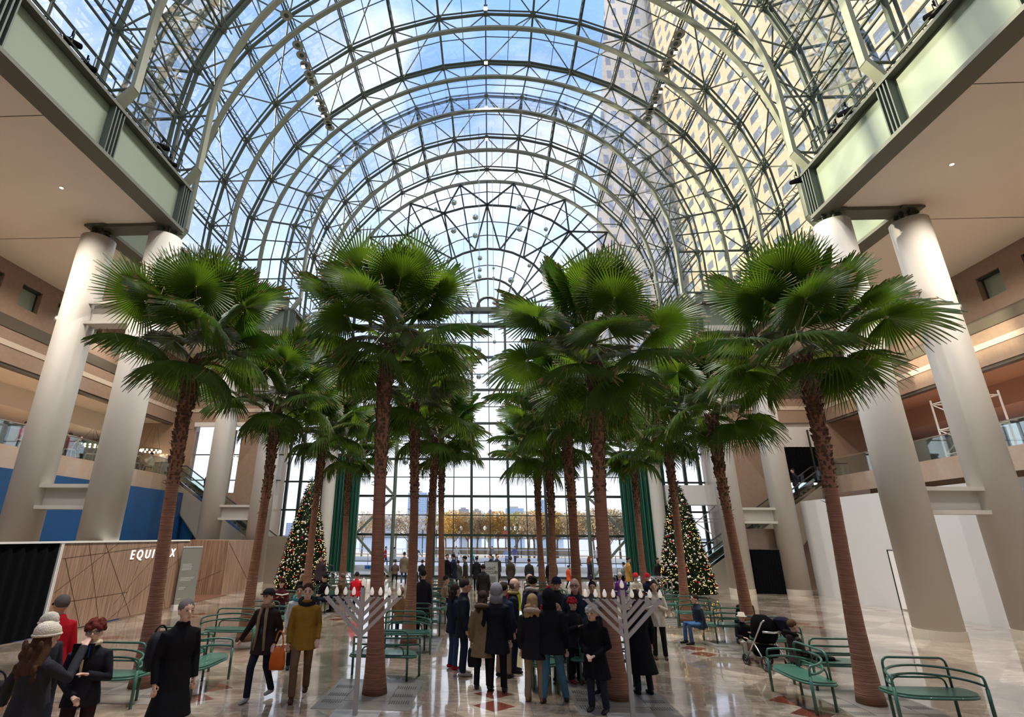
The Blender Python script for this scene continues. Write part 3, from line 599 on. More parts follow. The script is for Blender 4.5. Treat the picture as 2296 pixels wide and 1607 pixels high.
# ============================================================ vault
ZC=20.2; ZF=17.27; DTH=1.3; DG=1.65; N=8
def arc(r,a): return Vector((r*math.sin(a),0,ZC+r*math.cos(a)))
def ring_nodes(r):
    L=[Vector((-r,0,ZF))]+[arc(r,R(11.25*k)) for k in range(-N,N+1)]+[Vector((r,0,ZF))]
    return L
def smooth_path(r,n=48): return [Vector((-r,0,ZF))]+[arc(r,-PI/2+PI*i/n) for i in range(n+1)]+[Vector((r,0,ZF))]
def half_nodes(r):
    L=[];N_=ring_nodes(r)
    for i in range(len(N_)-1): L+=[N_[i],(N_[i]+N_[i+1])/2]
    return L+[N_[-1]]
def off(p,y): return Vector((p.x,y,p.z))
def sweep_box(mb,pts,w,h,cy):
    # box section following an arc in the XZ plane at depth cy, w along Y, h radial
    for i in range(len(pts)-1):
        a,c=off(pts[i],cy),off(pts[i+1],cy); mb.beam(a,c,w,h,up=(pts[i]-Vector((0,0,ZC))).normalized() if pts[i].z>ZC else (1,0,0))
def truss(y,r,label,lights=False):
    t=thing('arch_truss',label,'roof truss',(0,y,0))
    q=MB(); sp=smooth_path(r)
    # swept rectangular inner chord, one skin
    vs=[];k=len(sp)
    for i,p in enumerate(sp):
        rad=(p-Vector((0,0,ZC))); rad=Vector((math.copysign(1,p.x),0,0)) if p.z<=ZC+.01 else rad.normalized()
        for a,c in((-1,-1),(1,-1),(1,1),(-1,1)): vs.append(p+rad*(c*.08)+Vector((0,a*.14,0)))
    q.add(vs,[(i*4+j,i*4+(j+1)%4,i*4+4+(j+1)%4,i*4+4+j) for i in range(k-1) for j in range(4)]+[(3,2,1,0),(4*k-4,4*k-3,4*k-2,4*k-1)])
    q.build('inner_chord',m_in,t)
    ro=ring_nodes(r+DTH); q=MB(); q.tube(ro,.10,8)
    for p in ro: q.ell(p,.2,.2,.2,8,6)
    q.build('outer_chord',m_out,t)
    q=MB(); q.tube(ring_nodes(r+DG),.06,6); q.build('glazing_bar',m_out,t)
    q=MB(); q.cm=0
    for i in range(len(ro)):
        p=ro[i]
        for sg in(-1,1):
            j=i+sg
            if 0<=j<len(ro):
                if i in(0,len(ro)-1): continue
                w=p.lerp(ro[j],.42)
                if i==1 and sg<0: c=Vector((-r,0,w.z))
                elif i==len(ro)-2 and sg>0: c=Vector((r,0,w.z))
                else:
                    d=(w-Vector((0,0,ZC))).normalized(); c=Vector((0,0,ZC))+d*r
                    if w.z<ZC: c=Vector((math.copysign(r,w.x),0,w.z))
                q.tube([p,c],.042,6,False)
    for s in(-1,1):
        q.tube([(s*(r+DTH),0,ZF),(s*r,0,ZF+.1)],.05,6); q.tube([(s*(r+DTH),0,ZC),(s*r,0,ZC)],.045,6); q.tube([(s*(r+DTH),0,ZC-1.5),(s*r,0,ZF+.1)],.04,6)
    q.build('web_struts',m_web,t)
    for s in(-1,1):
        MB().beam((s*r,0,ZF+.02),(s*(r+.5),0,16.5),.34,.16,up=(1,0,0)).build('foot_bracket',m_in,t)
    return t
def vault(ys,r,nm,idx,y_lo,y_hi):
    for i,y in enumerate(ys): truss(y,r,'steel arch truss of the %s vault, %s from the far end'%(nm,ORD[i if ys[0]>ys[-1] else len(ys)-1-i]))
    ys=sorted(ys); ro=ring_nodes(r+DTH); rg=ring_nodes(r+DG); ri=ring_nodes(r)
    names=['foot']+['%d'%k for k in range(len(ro)-2)]+['foot']
    for i in range(len(ro)):
        side='left' if i<len(ro)//2 else 'right'; kk=i if side=='left' else len(ro)-1-i
        lab='lattice purlin of the %s vault, %s up from the %s springing'%(nm,ORD[kk],side) if i!=len(ro)//2 else 'lattice purlin along the crown of the %s vault'%nm
        t=thing('roof_purlin',lab,'roof purlin',(0,0,0))
        p,g=ro[i],rg[i]
        MB().beam(off(p,y_lo),off(p,y_hi),.09,.09).beam(off(g,y_lo),off(g,y_hi),.07,.07).build('rail',m_out if i%2 else m_web,t)
        q=MB(); n=int((y_hi-y_lo)/.7); inn=p.lerp(ri[i],.34)
        q.beam(off(inn,y_lo),off(inn,y_hi),.05)
        for k in range(n):
            a=y_lo+(y_hi-y_lo)*k/n; c=y_lo+(y_hi-y_lo)*(k+.5)/n; e=y_lo+(y_hi-y_lo)*(k+1)/n
            q.beam(off(p,a),off(inn,c),.025); q.beam(off(inn,c),off(p,e),.025)
        q.build('lattice',m_web,t)
    # diagonal braces, one thing per bay
    bounds=sorted(ys)
    for bi in range(len(bounds)-1):
        a,c=bounds[bi],bounds[bi+1]; q=MB()
        for i in range(1,len(ro)-1):
            if (i+bi+(len(bounds)%2))%2==1:
                for sg in(-1,1):
                    j=i+sg
                    if 0<=j<len(ro): q.tube([off(ro[i],c),off(ro[j],a)],.045,6,False)
        tag(q.build('diagonal_bracing',m_web),'diagonal steel bracing of the %s vault, %s bay from the far end'%(nm,ORD[len(bounds)-2-bi]),'roof bracing')
    # glass with thin mullions
    hn=half_nodes(r+DG); g=MB(); m=MB(); L=sorted(set([y_lo]+ys+[y_hi]))
    for i in range(len(hn)-1):
        g.quad(off(hn[i],y_lo),off(hn[i+1],y_lo),off(hn[i+1],y_hi),off(hn[i],y_hi))
    for i in range(1,len(hn)-1,2): m.beam(off(hn[i],y_lo),off(hn[i],y_hi),.045)
    for k in range(len(L)-1):
        yy=(L[k]+L[k+1])/2
        if L[k+1]-L[k]>2: m.tube([off(p,yy) for p in ring_nodes(r+DG)],.035,6)
    w=struct('window_%d'%idx,g,m_glass,label='glass barrel roof of the %s vault'%nm); m.build('mullions',m_out,w)
vault(TY0,12.25,'near',11,2.9,17.5)
vault(TYM[::-1],15.3,'middle',12,17.6,29.75)
vault(TY2[::-1],12.25,'far',13,29.9,38.1)
def step_wall(y,r1,r2,idx,lab):
    A=half_nodes(r1);B=half_nodes(r2); g=MB();m=MB()
    for i in range(len(A)-1): g.quad(off(A[i],y),off(B[i],y),off(B[i+1],y),off(A[i+1],y))
    for i in range(len(A)): m.beam(off(A[i],y),off(B[i],y),.10 if i%2==0 else .05,.08,up=(0,1,0))
    m.tube([off(p,y) for p in A],.07,6); m.tube([off(p,y) for p in B],.09,6)
    m.tube([off(A[i].lerp(B[i],.5),y) for i in range(len(A))],.035,6)
    w=struct('window_%d'%idx,g,m_glass,label=lab); m.build('mullions',m_out,w)
step_wall(29.82,12.25,15.3+DG,14,'vertical ring of glass between the middle and far vaults')
step_wall(17.5,12.25+DG,15.3+DG,15,'vertical ring of glass between the near and middle vaults')
# glazed strips between girders and springing, solid green panels below ring
for s,side,k in((-1,'left',16),(1,'right',17)):
    b=MB(); 
    for y0,y1,x in((BACK,17.4,13.9),(17.6,29.75,16.95),(29.9,38.1,13.9)): b.box(min(s*x,s*(x+.08)),y0,14.9,max(s*x,s*(x+.08)),y1,ZF)
    b.box(min(s*13,s*17),29.85,16.4,max(s*13,s*17),29.95,ZF)
    struct('wall_upstand_'+side,b,m_gird)
# ============================================================ far glass wall
EY=38.15; t=struct('window_20',MB().box(-9.5,EY,.12,9.5,EY+.02,19.8),m_wglass,label='tall glass end wall facing the rink')
def vert_smooth(o): pass
q=MB()
for x in(1.31,3.95): 
    for s in(-1,1): q.box(s*x-.09,EY-.3,0,s*x+.09,EY,19.8)
q.build('mullion_post',m_frame,t)
q=MB()
for s in(-1,1): q.tube([(s*6.85,EY-.3,0),(s*6.85,EY-.3,19.8)],.13,10); q.tube([(s*9.5,EY-.3,0),(s*9.5,EY-.3,19.8)],.11,8)
q.build('tube_post',m_out,t)
q=MB()
for x in(0,2.6,5.4,8.2):
    for s in((-1,1) if x else (1,)): q.box(s*x-.03,EY-.08,0,s*x+.03,EY,19.8)
q.build('thin_mullion',m_frame,t)
q=MB()
for z in(2.76,5.4,8.05,10.7,13.3,15.95,18.55): q.box(-9.5,EY-.22,z-.08,9.5,EY,z+.08)
q.build('transom',m_frame,t)
q=MB()
for z in(1.0,4.1,6.75,9.4,12.0,14.6,17.25): q.box(-9.5,EY-.06,z-.03,9.5,EY,z+.03)
q.box(-9.5,EY-.15,0,9.5,EY,.14)
q.build('thin_transom',m_frame,t)
q=MB()
for s in(-1,1):
    for i,z in enumerate((0.1,2.76,5.4,8.05,10.7,13.3)):
        z2=(2.76,5.4,8.05,10.7,13.3,15.95)[i]
        a,c=((s*6.85,EY-.35,z),(s*9.5,EY-.35,z2)) if i%2==0 else ((s*9.5,EY-.35,z),(s*6.85,EY-.35,z2))
        q.beam(a,c,.16,.16)
q.build('diagonal_brace',m_web,t)
b=MB(); b.box(-13.2,EY-.5,19.75,13.2,EY+.1,20.1); b.box(-12.6,EY-.5,18.5,12.6,EY+.1,18.72); tag(b.build('spring_beam',m_frame),'dark horizontal beam under the fan shaped window','beam')
# fan
g=MB(); pts=[arc(12.25+DG,R(11.25*k/2)) for k in range(-16,17)]; g.add([off(p,EY) for p in pts],[tuple(range(len(pts)))])
t=struct('window_21',g,m_wglass,label='semicircular fan window above the glass end wall')
q=MB()
for r in(9.75,5.4,2.6): q.tube([off(arc(r,R(11.25*k)),EY-.2) for k in range(-8,9)],.1,8)
q.build('arc_bar',m_frame,t)
q=MB()
for r in(11.2,8.15,6.8,3.9): q.tube([off(arc(r,R(11.25*k)),EY-.1) for k in range(-8,9)],.04,6)
q.build('thin_arc_bar',m_frame,t)
q=MB()
for k in range(-8,9):
    p=arc(12.15,R(11.25*k)); f=Vector((p.x*.0+math.copysign(.65*abs(k),k) if abs(k)<4 else p.x*.16,0,20.1)); q.beam(off(f,EY-.2),off(p,EY-.2),.11,.14,up=(0,1,0))
for k in range(-15,16,2):
    p=arc(12.15,R(11.25*k/2)); q.beam(off(arc(9.75,R(11.25*k/2)),EY-.1),off(p,EY-.1),.05,.06,up=(0,1,0))
q.build('spoke',m_frame,t)
q=MB()
for k in range(-8,9):
    if k%2==0:
        for sg in(-1,1):
            if abs(k+sg)<=8:
                q.beam(off(arc(9.75,R(11.25*k)),EY-.25),off(arc(12.1,R(11.25*(k+sg))),EY-.25),.12,.12)
                q.beam(off(arc(9.75,R(11.25*k)),EY-.25),off(arc(5.4,R(11.25*(k+sg))),EY-.25),.12,.12)
q.build('diagonal_brace',m_frame,t)
q=MB(); q.tube([off(arc(.85,R(22.5*k)),EY-.3) for k in range(-4,5)],.12,8); q.build('hub_arc',m_frame,t)
# walls flanking end wall above springing & side lower wings
b=MB(); b.box(-15.1,EY,9.8,-9.6,EY+.3,20.1); b.box(9.6,EY,9.8,15.2,EY+.3,20.1)
w=struct('window_22',MB().box(-15.1,EY+.1,.1,-9.6,EY+.12,19.8).box(9.6,EY+.1,.1,15.2,EY+.12,19.8),m_wglass,label='tall side windows flanking the glass end wall'); q=MB()
for s in(-1,1):
    for x in(10.9,12.2,12.75,13.9,14.9): q.box(s*x-.1,EY-.2,0,s*x+.1,EY,19.8)
    for z in(2.4,4.4,6.4,8.4,10.4,12.4,14.4,16.4,18.4): q.box(min(s*9.6,s*15.2),EY-.15,z-.06,max(s*9.6,s*15.2),EY,z+.06)
q.build('window_frame',m_frame,w)
b=MB(); b.box(-15.5,34.8,0,-15.1,EY,14.9); struct('wall_side_left',b,m_stone3); b=MB(); b.box(15.2,34.8,0,15.6,EY,14.9); struct('wall_side_right',b,m_stone3)
for s,side in((-1,'left'),(1,'right')):
    q=MB(); q.cyl(0,0,0,14.4,.42,n=32); tag(q.build('slim_column',m_col),'slender white column behind the %s christmas tree'%side,'column').location=(s*11.0,35.6,0)
# ============================================================ left: timber hoarding, banner, desk
t=thing('timber_hoarding','long walnut panelled hoarding with raised white lettering','hoarding',(-12.36,0,0))
MB().box(-.15,15.2,.04,0,21.8,2.42).build('panel',m_wood,t)
q=MB(); q.box(-.16,15.2,2.42,.03,21.8,2.47); q.box(0,15.15,0,.04,15.2,2.47); q.build('edge_trim',mat('pale_trim',(.7,.68,.6),.4),t)
q=MB()
for (y0,z0,y1,z1) in((15.3,2.0,21.6,2.4),(15.4,.8,18.5,.82),(16.2,2.42,17.4,.05),(16.9,2.42,18.9,.05),(17.8,.06,21.6,1.9),(15.4,2.0,16.6,.05),(19.1,2.42,18.2,.05),(19.6,2.42,20.9,.05),(20.3,2.4,17.9,.5),(15.3,1.1,17.6,2.42),(20.9,2.42,21.6,.9)): q.beam((.004,y0,z0),(.004,y1,z1),.008,.008)
q.build('inlay_line',mat('inlay',(.09,.045,.025),.4),t)
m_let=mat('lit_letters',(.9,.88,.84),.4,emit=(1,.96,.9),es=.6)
M=Matrix.Translation((.01,18.25,1.86))@Matrix.Rotation(PI/2,4,'Z')@Matrix.Rotation(PI/2,4,'X')
text_obj('lettering','E Q U I N O X',.42,m_let,t,M,.012,'LEFT',.12)
t=thing('black_curtain','black fabric drape wall at the left edge of the photo','drape',(-12.36,9.6,0))
q=MB(); n=70
q.add([(.03*math.sin(i*1.3)-.02,5.5*i/n,z) for i in range(n+1) for z in(.02,2.42)],[(2*i,2*i+2,2*i+3,2*i+1) for i in range(n)]); q.build('fabric',m_black,t)
MB().box(-.05,-.05,2.42,.05,5.6,2.47).box(-.04,5.5,0,.04,5.56,2.45).build('frame',mat('white_frame',(.7,.68,.66),.4),t)
t=thing('timber_hoarding','short walnut block with a dark recess beside the second left palm','hoarding',(-12.36,22.2,0))
q=MB(); q.box(-2.6,.0,0,-2.5,3.6,2.42); q.box(-2.6,3.6,0,-.3,6.6,2.42); q.build('panel',m_wood,t)
MB().box(-2.6,0,.0,0,3.6,.02).build('timber_floor',mat('dark_timber',(.12,.05,.03),.4),t)
MB().beam((-.29,3.7,2.3),(-.29,6.5,.3),.012).beam((-2.2,3.595,.3),(-.4,3.595,1.1),.012).build('inlay_line',mat('inlay2',(.3,.2,.12),.4),t)
t=thing('roll_up_banner','tall grey roll-up banner with fine white text at the end of the timber hoarding','banner',(-12.05,21.6,0),R(64))
MB().box(-.42,-.01,.1,.42,.01,2.18).build('panel',mat('banner_grey',(.2,.2,.17),.5),t)
q=MB(); q.box(-.45,-.08,0,.45,.1,.1); q.box(-.43,-.02,2.18,.43,.02,2.22); q.build('base',m_white,t)
q=MB()
for z,w_,n_ in((1.35,.5,5),(.95,.6,3),(.3,.2,1),(.65,.3,2)):
    for k in range(n_): q.box(-.34,-.014,z+.05*k,-.34+w_*random.uniform(.7,1),-.011,z+.05*k+.015)
q.build('text_line',m_white,t)
t=thing('small_table','small black draped table with pale legs in front of the dark timber recess','table',(-13.35,24.0,0))
MB().loft([(0,0,.42,.36,.3),(0,0,.7,.34,.28),(0,0,.74,.36,.3)],16,3).build('cloth',m_black,t)
q=MB()
for sx in(-1,1):
    for sy in(-1,1): q=MB(); q.tube([(sx*.16,sy*.14,.45),(sx*.3,sy*.24,0)],[.022,.014],6); q.build('leg',mat('pale_leg',(.5,.35,.2),.5),t)
tag(MB().loft([(-13.3,24.0,.74,.04,.04),(-13.3,24.0,.86,.05,.05),(-13.3,24.0,.9,.02,.02)],10).build('small_vase',m_white),'small white vase on the black draped table','vase')
# blue hoarding and white hoarding
b=MB(); b.box(-19.3,BACK,0,-19.1,32.6,5.1); b.box(-19.3,32.5,0,-18.3,32.7,5.1); tag(b.build('blue_hoarding',m_blue),'tall deep blue painted hoarding under the left gallery','hoarding')
b=MB(); b.box(-18.8,BACK,4.35,-15,14.0,4.6); 
t=thing('white_hoarding','tall white painted hoarding with a flush door along the right side','hoarding',(0,0,0))
q=MB(); q.box(16.7,BACK,0,16.95,29.6,4.6); q.build('panel',m_white,t)
q=MB(); q.box(16.675,23.0,.05,16.7,23.9,2.25).box(16.675,22.05,.05,16.7,22.95,2.25); q.build('door_leaf',mat('door_white',(.76,.74,.7),.45),t)
MB().box(16.66,22.0,.0,16.69,22.015,2.3).box(16.66,23.94,.0,16.69,23.96,2.3).box(16.66,22.0,2.285,16.69,23.96,2.3).box(16.66,22.955,.05,16.672,22.975,2.25).build('door_gap',m_frame,t)
MB().box(16.62,23.05,1.0,16.68,23.15,1.2).build('door_handle',m_chrome,t)
b=MB(); b.add([(.02*math.sin(i*1.7),0,z) if False else (13.62+1.55*i/30,29.62+.03*math.sin(i*1.9),z) for i in range(31) for z in(.01,2.15)],[(2*i,2*i+2,2*i+3,2*i+1) for i in range(30)])
tag(b.build('black_drape',m_black),'black drape closing the low doorway between the far right columns','drape')
b=MB(); b.add([(18.95+2.8*i/40,34.2+.04*math.sin(i*1.9),z) for i in range(41) for z in(6.05,8.3)],[(2*i,2*i+2,2*i+3,2*i+1) for i in range(40)])
tag(b.build('black_drape',m_black),'black drape hanging at the top of the right escalator','drape')
b=MB(); b.box(13.6,30.2,2.15,16.7,30.5,3.2); tag(b.build('timber_block',m_stone),'brown stone lintel above the black doorway drape','lintel')
# balcony box right
t=thing('white_balcony','boxy cream balcony cantilevered behind the right christmas tree','balcony',(0,0,0))
MB().box(11.6,35.6,4.75,15.15,36.6,6.0).build('parapet',m_white,t); MB().box(11.0,36.2,4.9,11.7,37.0,6.0).build('end_panel',m_white,t)
q=MB()
for a,c in(((12.2,36.4,4.7),(15.0,36.4,2.6)),((15.0,36.4,4.7),(12.2,36.4,2.6)),((12.2,36.4,3.7),(15.1,36.4,3.7)),((12.2,36.4,3.9),(15.1,36.4,3.9))): q.beam(a,c,.05)
q.build('cross_brace',m_white,t)
# ============================================================ escalators
m_gb=glass_mat('balustrade_glass',(.75,.85,.8),.6)
def escalator(s,side):
    t=thing('escalator','escalator rising to the %s gallery with glass sides and metal cladding'%side,'escalator',(0,0,0))
    xb,xt=11.0,20.2; zt=6.0
    def Z(x): return max(0,min(zt,(x-xb)*zt/(xt-xb)))
    for y,k in((32.2,0),(33.8,1)):
        q=MB(); P=[(s*(xb-1.2),0),(s*xb,0),(s*xt,zt),(s*(xt+1.2),zt)]
        q.add([(x,y,z+.25) for x,z in P]+[(x,y,z+.95) for x,z in P],[(i,i+1,i+5,i+4) for i in range(3)]); q.build('balustrade_glass',m_gb,t)
        MB().tube([(s*(xb-1.35),y,.6),(s*(xb-1.25),y,.9),(s*(xb-.9),y,.98),(s*xb,y,.98),(s*xt,y,zt+.98),(s*(xt+1.2),y,zt+.98)],(.04),8).build('handrail',m_rubber,t)
        q=MB(); q.beam((s*xb,y,.2),(s*xt,y,zt+.2),.12,.16); q.beam((s*(xb-1.2),y,.2),(s*xb,y,.2),.12,.16); q.build('skirt',m_chrome,t)
    q=MB()
    for i in range(30):
        x=xb+(xt-xb)*i/30; q.box(min(s*x,s*(x+.32)),32.35,Z(x)-.3,max(s*x,s*(x+.32)),33.65,Z(x)+.02)
    q.build('step',m_rubber,t)
    q=MB(); P=[(s*(xb-1.2),0),(s*xb,0),(s*xt,zt)]; P2=[(s*(xb-1.2),.12),(s*xb,.12),(s*xt,zt+.12)]
    for y in(32.12,):
        q.add([(s*(xb-1.2),y,0),(s*(xb-1.2),y,.15),(s*xb,y,.15),(s*xt,y,zt+.1),(s*xt,y,zt-.9 if s<0 else zt-1.2),(s*(xb+4.6),y,0)],[(0,1,2,3,4,5)])
        q.add([(s*(xb-1.2),33.9,0),(s*(xb-1.2),33.9,.15),(s*xb,33.9,.15),(s*xt,33.9,zt+.1),(s*xt,33.9,zt-1.0),(s*(xb+4.6),33.9,0)],[(0,1,2,3,4,5)])
        q.quad((s*xt,32.12,zt-1),(s*xt,33.9,zt-1),(s*(xb+4.6),33.9,0),(s*(xb+4.6),32.12,0))
    q.build('cladding',m_panel,t)
escalator(-1,'left'); escalator(1,'right')
b=MB(); b.box(-14.9,32.0,0,-11.6,32.1,2.6); tag(b.build('metal_panel_wall',mat('panel_brown',(.24,.2,.15),.35,var=.1)),'brown metal panel wall beside the left escalator foot','wall panel')
# ramp wheels (queue barrier hoops) either side
for s,side in((-1,'left'),(1,'right')):
    for k in range(4):
        q=MB(); q.tube([(0,.38*math.cos(a),.55+.38*math.sin(a)) for a in [i*2*PI/24 for i in range(24)]],.03,8,closed=True); q.beam((0,0,.17),(0,0,0),.04)
        o=tag(q.build('hoop_stand',m_chrome),'chrome hoop on the floor in front of the %s curtain, %s in its row'%(side,ORD[k]),'hoop',group='hoops by the %s curtain'%side); o.location=(s*(7.2+.22*k) if s<0 else 7.6+.22*k,27.2,0); o.rotation_euler=(0,0,R(60))
t=thing('ticket_desk','low glass-sided ticket desk in front of the left curtain','desk',(-8.3,27.6,0)); MB().box(-1,-.3,.05,1,.3,.9).build('body',m_rail,t); MB().box(-1.05,-.35,.9,1.05,.35,.96).build('top',m_frame,t)
# curtains
m_cur=mat('green_curtain',(.035,.15,.095),.6,var=.75,vscale=1.2,stretch=(22,22,.05))
for s,side in((-1,'left'),(1,'right')):
    t=thing('string_curtain','tall green pleated curtain hanging %s of the glass wall'%side,'curtain',(0,0,0))
    q=MB(); n=170; x0,x1=(9.15,11.5) if s<0 else (8.9,11.95)
    q.add([(s*(x0+(x1-x0)*i/n),36.6+.13*math.sin(i*1.15)+.07*math.sin(i*.37),z) for i in range(n+1) for z in(.35,8.1)],[(2*i,2*i+2,2*i+3,2*i+1) for i in range(n)]); q.build('fabric',m_cur,t)
    MB().box(min(s*x0,s*x1),36.5,8.08,max(s*x0,s*x1),36.75,8.22).build('rail',m_frame,t)
# sign
t=thing('poster_stand','standing grey poster board with a two-line heading in the middle of the floor','sign',(.02,25.2,0))
MB().box(-.33,0,.62,.33,.04,1.62).build('frame',m_frame,t)
MB().box(-.3,-.012,.65,.3,-.001,1.59).build('poster',mat('poster_grey',(.36,.38,.37),.5),t)
text_obj('lettering','LIGHT\nCYCLES',.16,m_frame,t,Matrix.Translation((-.28,-.016,1.27))@Matrix.Rotation(PI/2,4,'X'),.002,'LEFT',.15)
q=MB(); q.box(-.25,-.02,.74,.2,-.013,1.0)
for k in range(4): q.box(-.22,-.026,.78+.055*k,.16,-.02,.79+.055*k)
q.build('small_print',mat('poster_dark',(.2,.22,.22),.5),t)
q=MB(); q.tube([(0,.03,.62),(0,.03,.02)],.02,8); q.box(-.25,-.15,0,.25,.25,.03); q.build('stand',m_frame,t)
# ============================================================ palms
m_leaf=mat('palm_leaf',(.05,.098,.016),.5,var=.4,vscale=2,spec=.35,trans=(.18,.31,.02))
m_leaf2=mat('palm_leaf_bright',(.055,.13,.02),.4,var=.3,vscale=2,trans=(.18,.38,.03))
m_tip=mat('leaf_tip',(.28,.22,.09),.6,trans=(.3,.25,.08)); m_stem=mat('petiole',(.14,.15,.05),.4)
m_back=mat('palm_leaf_pale',(.17,.2,.13),.45,var=.2,trans=(.1,.15,.05))
def fan_mesh(seed,plen,rad,droop,mleaf):
    rnd=random.Random(seed); q=MB()
    # petiole along +X
    pts=[(plen*t,0,-.10*droop*t*t*2) for t in [i/6 for i in range(7)]]
    q.cm=2; q.tube(pts,[(.028,.016),(.022,.012),(.018,.01),(.015,.009),(.013,.008),(.012,.008),(.012,.008)],6)
    hx,hz=pts[-1][0],pts[-1][2]
    n=58; span=R(300)
    for i in range(n):
        a0=-span/2+span*i/n; da=span/n/2; a=a0+da; 
        L=rad*(.74+.26*math.cos(a*.55))*rnd.uniform(.93,1.05)
        cup=.20*abs(math.sin(a/2))**2
        fuse=.52
        pr=[];le=[];ri=[]
        gd=droop*rnd.uniform(.7,1.5); tw=rnd.uniform(-.05,.05)
        for t in(0.04,.28,.52,.72,.88,1.0):
            r=L*t; w=da if t<=fuse else da*fuse/t*(1-t)/(1-fuse)
            zz=hz-cup*r*1.2-gd*.9*max(0,t-.45)**2*rad-droop*.25*r*t
            pz=.018*min(1,t*3)
            aa=a+tw*max(0,t-.5)
            pr.append((hx+r*math.cos(aa),r*math.sin(aa),zz+pz)); le.append((hx+r*math.cos(aa-w),r*math.sin(aa-w),zz-pz*(0 if t==1 else 1))); ri.append((hx+r*math.cos(aa+w),r*math.sin(aa+w),zz-pz*(0 if t==1 else 1)))
        k=6
        vs=le+pr+ri
        for j in range(k-1):
            q.cm=1 if j==k-2 and rnd.random()<.35 else 0
            q.add([vs[j],vs[j+1],vs[k+j+1],vs[k+j]],[(0,1,2,3)]); q.add([vs[k+j],vs[k+j+1],vs[2*k+j+1],vs[2*k+j]],[(0,1,2,3)])
    q.cm=2; q.ell((hx,0,hz),.03,.022,.015,8,5)
    for _ in range(8): # loose threads
        a=rnd.uniform(-span/2,span/2); r=rad*rnd.uniform(.5,.8); p=Vector((hx+r*math.cos(a),r*math.sin(a),hz)); q.cm=1
        q.tube([p,p+Vector((rnd.uniform(-.06,.06),rnd.uniform(-.06,.06),.05)),p+Vector((rnd.uniform(-.15,.15),rnd.uniform(-.15,.15),-.12))],.004,4)
    me=q.mesh('frond',[mleaf,m_tip,m_stem]); return me
FM=[fan_mesh(1,1.0,.84,.10,m_leaf),fan_mesh(2,1.1,.82,.25,m_leaf),fan_mesh(3,.9,.82,.04,m_leaf2),fan_mesh(4,1.15,.8,.6,m_leaf),fan_mesh(5,1.0,.8,1.0,m_leaf),fan_mesh(6,.4,.52,.4,m_back)]
def bark_mat(name,c1,c2,ring):
    m=bpy.data.materials.new(name); m.use_nodes=True; nt=m.node_tree; L=nt.links.new; b=nt.nodes['Principled BSDF']
    tc=node(nt,'ShaderNodeTexCoord'); mp=node(nt,'ShaderNodeMapping'); mp.inputs['Scale'].default_value=(1,1,ring); L(tc.outputs['Object'],mp.inputs[0])
    n=node(nt,'ShaderNodeTexNoise'); n.inputs['Scale'].default_value=3; n.inputs['Detail'].default_value=8; L(mp.outputs[0],n.inputs[0])
    mx=node(nt,'ShaderNodeMix',data_type='RGBA'); L(n.outputs[0],mx.inputs[0]); mx.inputs[6].default_value=(*c1,1); mx.inputs[7].default_value=(*c2,1); L(mx.outputs[2],b.inputs['Base Color'])
    bp=node(nt,'ShaderNodeBump'); bp.inputs['Strength'].default_value=.9; bp.inputs['Distance'].default_value=.03; L(n.outputs[0],bp.inputs['Height']); L(bp.outputs[0],b.inputs['Normal']); b.inputs['Roughness'].default_value=.85
    return m
m_bark=bark_mat('palm_bark_fibre',(.13,.05,.03),(.40,.20,.125),16); m_boot=bark_mat('palm_boot',(.015,.009,.006),(.14,.075,.045),4)
def trunk_meshes(h,seed,lean):
    rnd=random.Random(seed); q=MB(); n=40; pts=[];rr=[]
    def ctr(z): 
        t=z/h; return (lean[0]*t+.05*math.sin(t*4+seed),lean[1]*t+.04*math.sin(t*5+seed*2))
    for i in range(n+1):
        z=h*i/n; c=ctr(z); pts.append((c[0],c[1],z)); rr.append((.118+.112*math.exp(-z/.85)+.022*max(0,(z/h-.55)/.45))*(1+.012*math.sin(i*2.3)))
    q.tube(pts,rr,24)
    zb=h*.57; b=MB(); k=0; z=zb
    while z<h-.05:
        for j in range(7):
            a=2*PI*j/7+k*.45+rnd.uniform(-.3,.3); c=ctr(z); t=(z-zb)/(h-zb); r=.112+.02*t; ln=rnd.uniform(.07,.2)*(.45+.7*t); out=rnd.uniform(.02,.085)*(.5+t)
            d=Vector((math.cos(a),math.sin(a),0)); s_=Vector((-math.sin(a),math.cos(a),0)); p=Vector((c[0],c[1],z))+d*r
            w=rnd.uniform(.05,.09)
            b.add([p-s_*w-d*.03,p+s_*w-d*.03,p+d*out*.6,p+d*(out)+Vector((0,0,ln))+s_*rnd.uniform(-.02,.02),p+d*(-.03)+Vector((0,0,ln*.8))],[(0,1,2),(0,2,3),(2,1,3),(0,3,4),(3,1,4)])
        z+=.085; k+=1
    for _ in range(60):
        z=rnd.uniform(zb-.5,h); a=rnd.uniform(0,2*PI); c=ctr(z); d=Vector((math.cos(a),math.sin(a),0)); p=Vector((c[0],c[1],z))+d*.115
        b.tube([p,p+d*rnd.uniform(.04,.12)+Vector((0,0,rnd.uniform(-.1,.08)))],[.008,.002],4,False)
    nf=len(q.f); q.cm=1; q.add(b.v,b.f); me=q.mesh('trunk',[m_bark,m_boot]); me.polygons.foreach_set('use_smooth',[i<nf for i in range(len(q.f))]); return me,ctr(h)
ph={(0,0):6.45,(0,1):6.65,(0,2):6.25,(0,3):6.4,(1,0):6.45,(1,1):6.5,(1,2):6.1,(1,3):6.1,(2,0):6.3,(2,1):6.3,(2,2):5.9,(2,3):6.3,(3,0):6.2,(3,1):6.4,(3,2):6.0,(3,3):6.2}
PXs=(-6.6,-2.2,2.2,6.6); PYs=(10.7,15.2,19.7,24.2); COLN=('left outer','left inner','right inner','right outer')
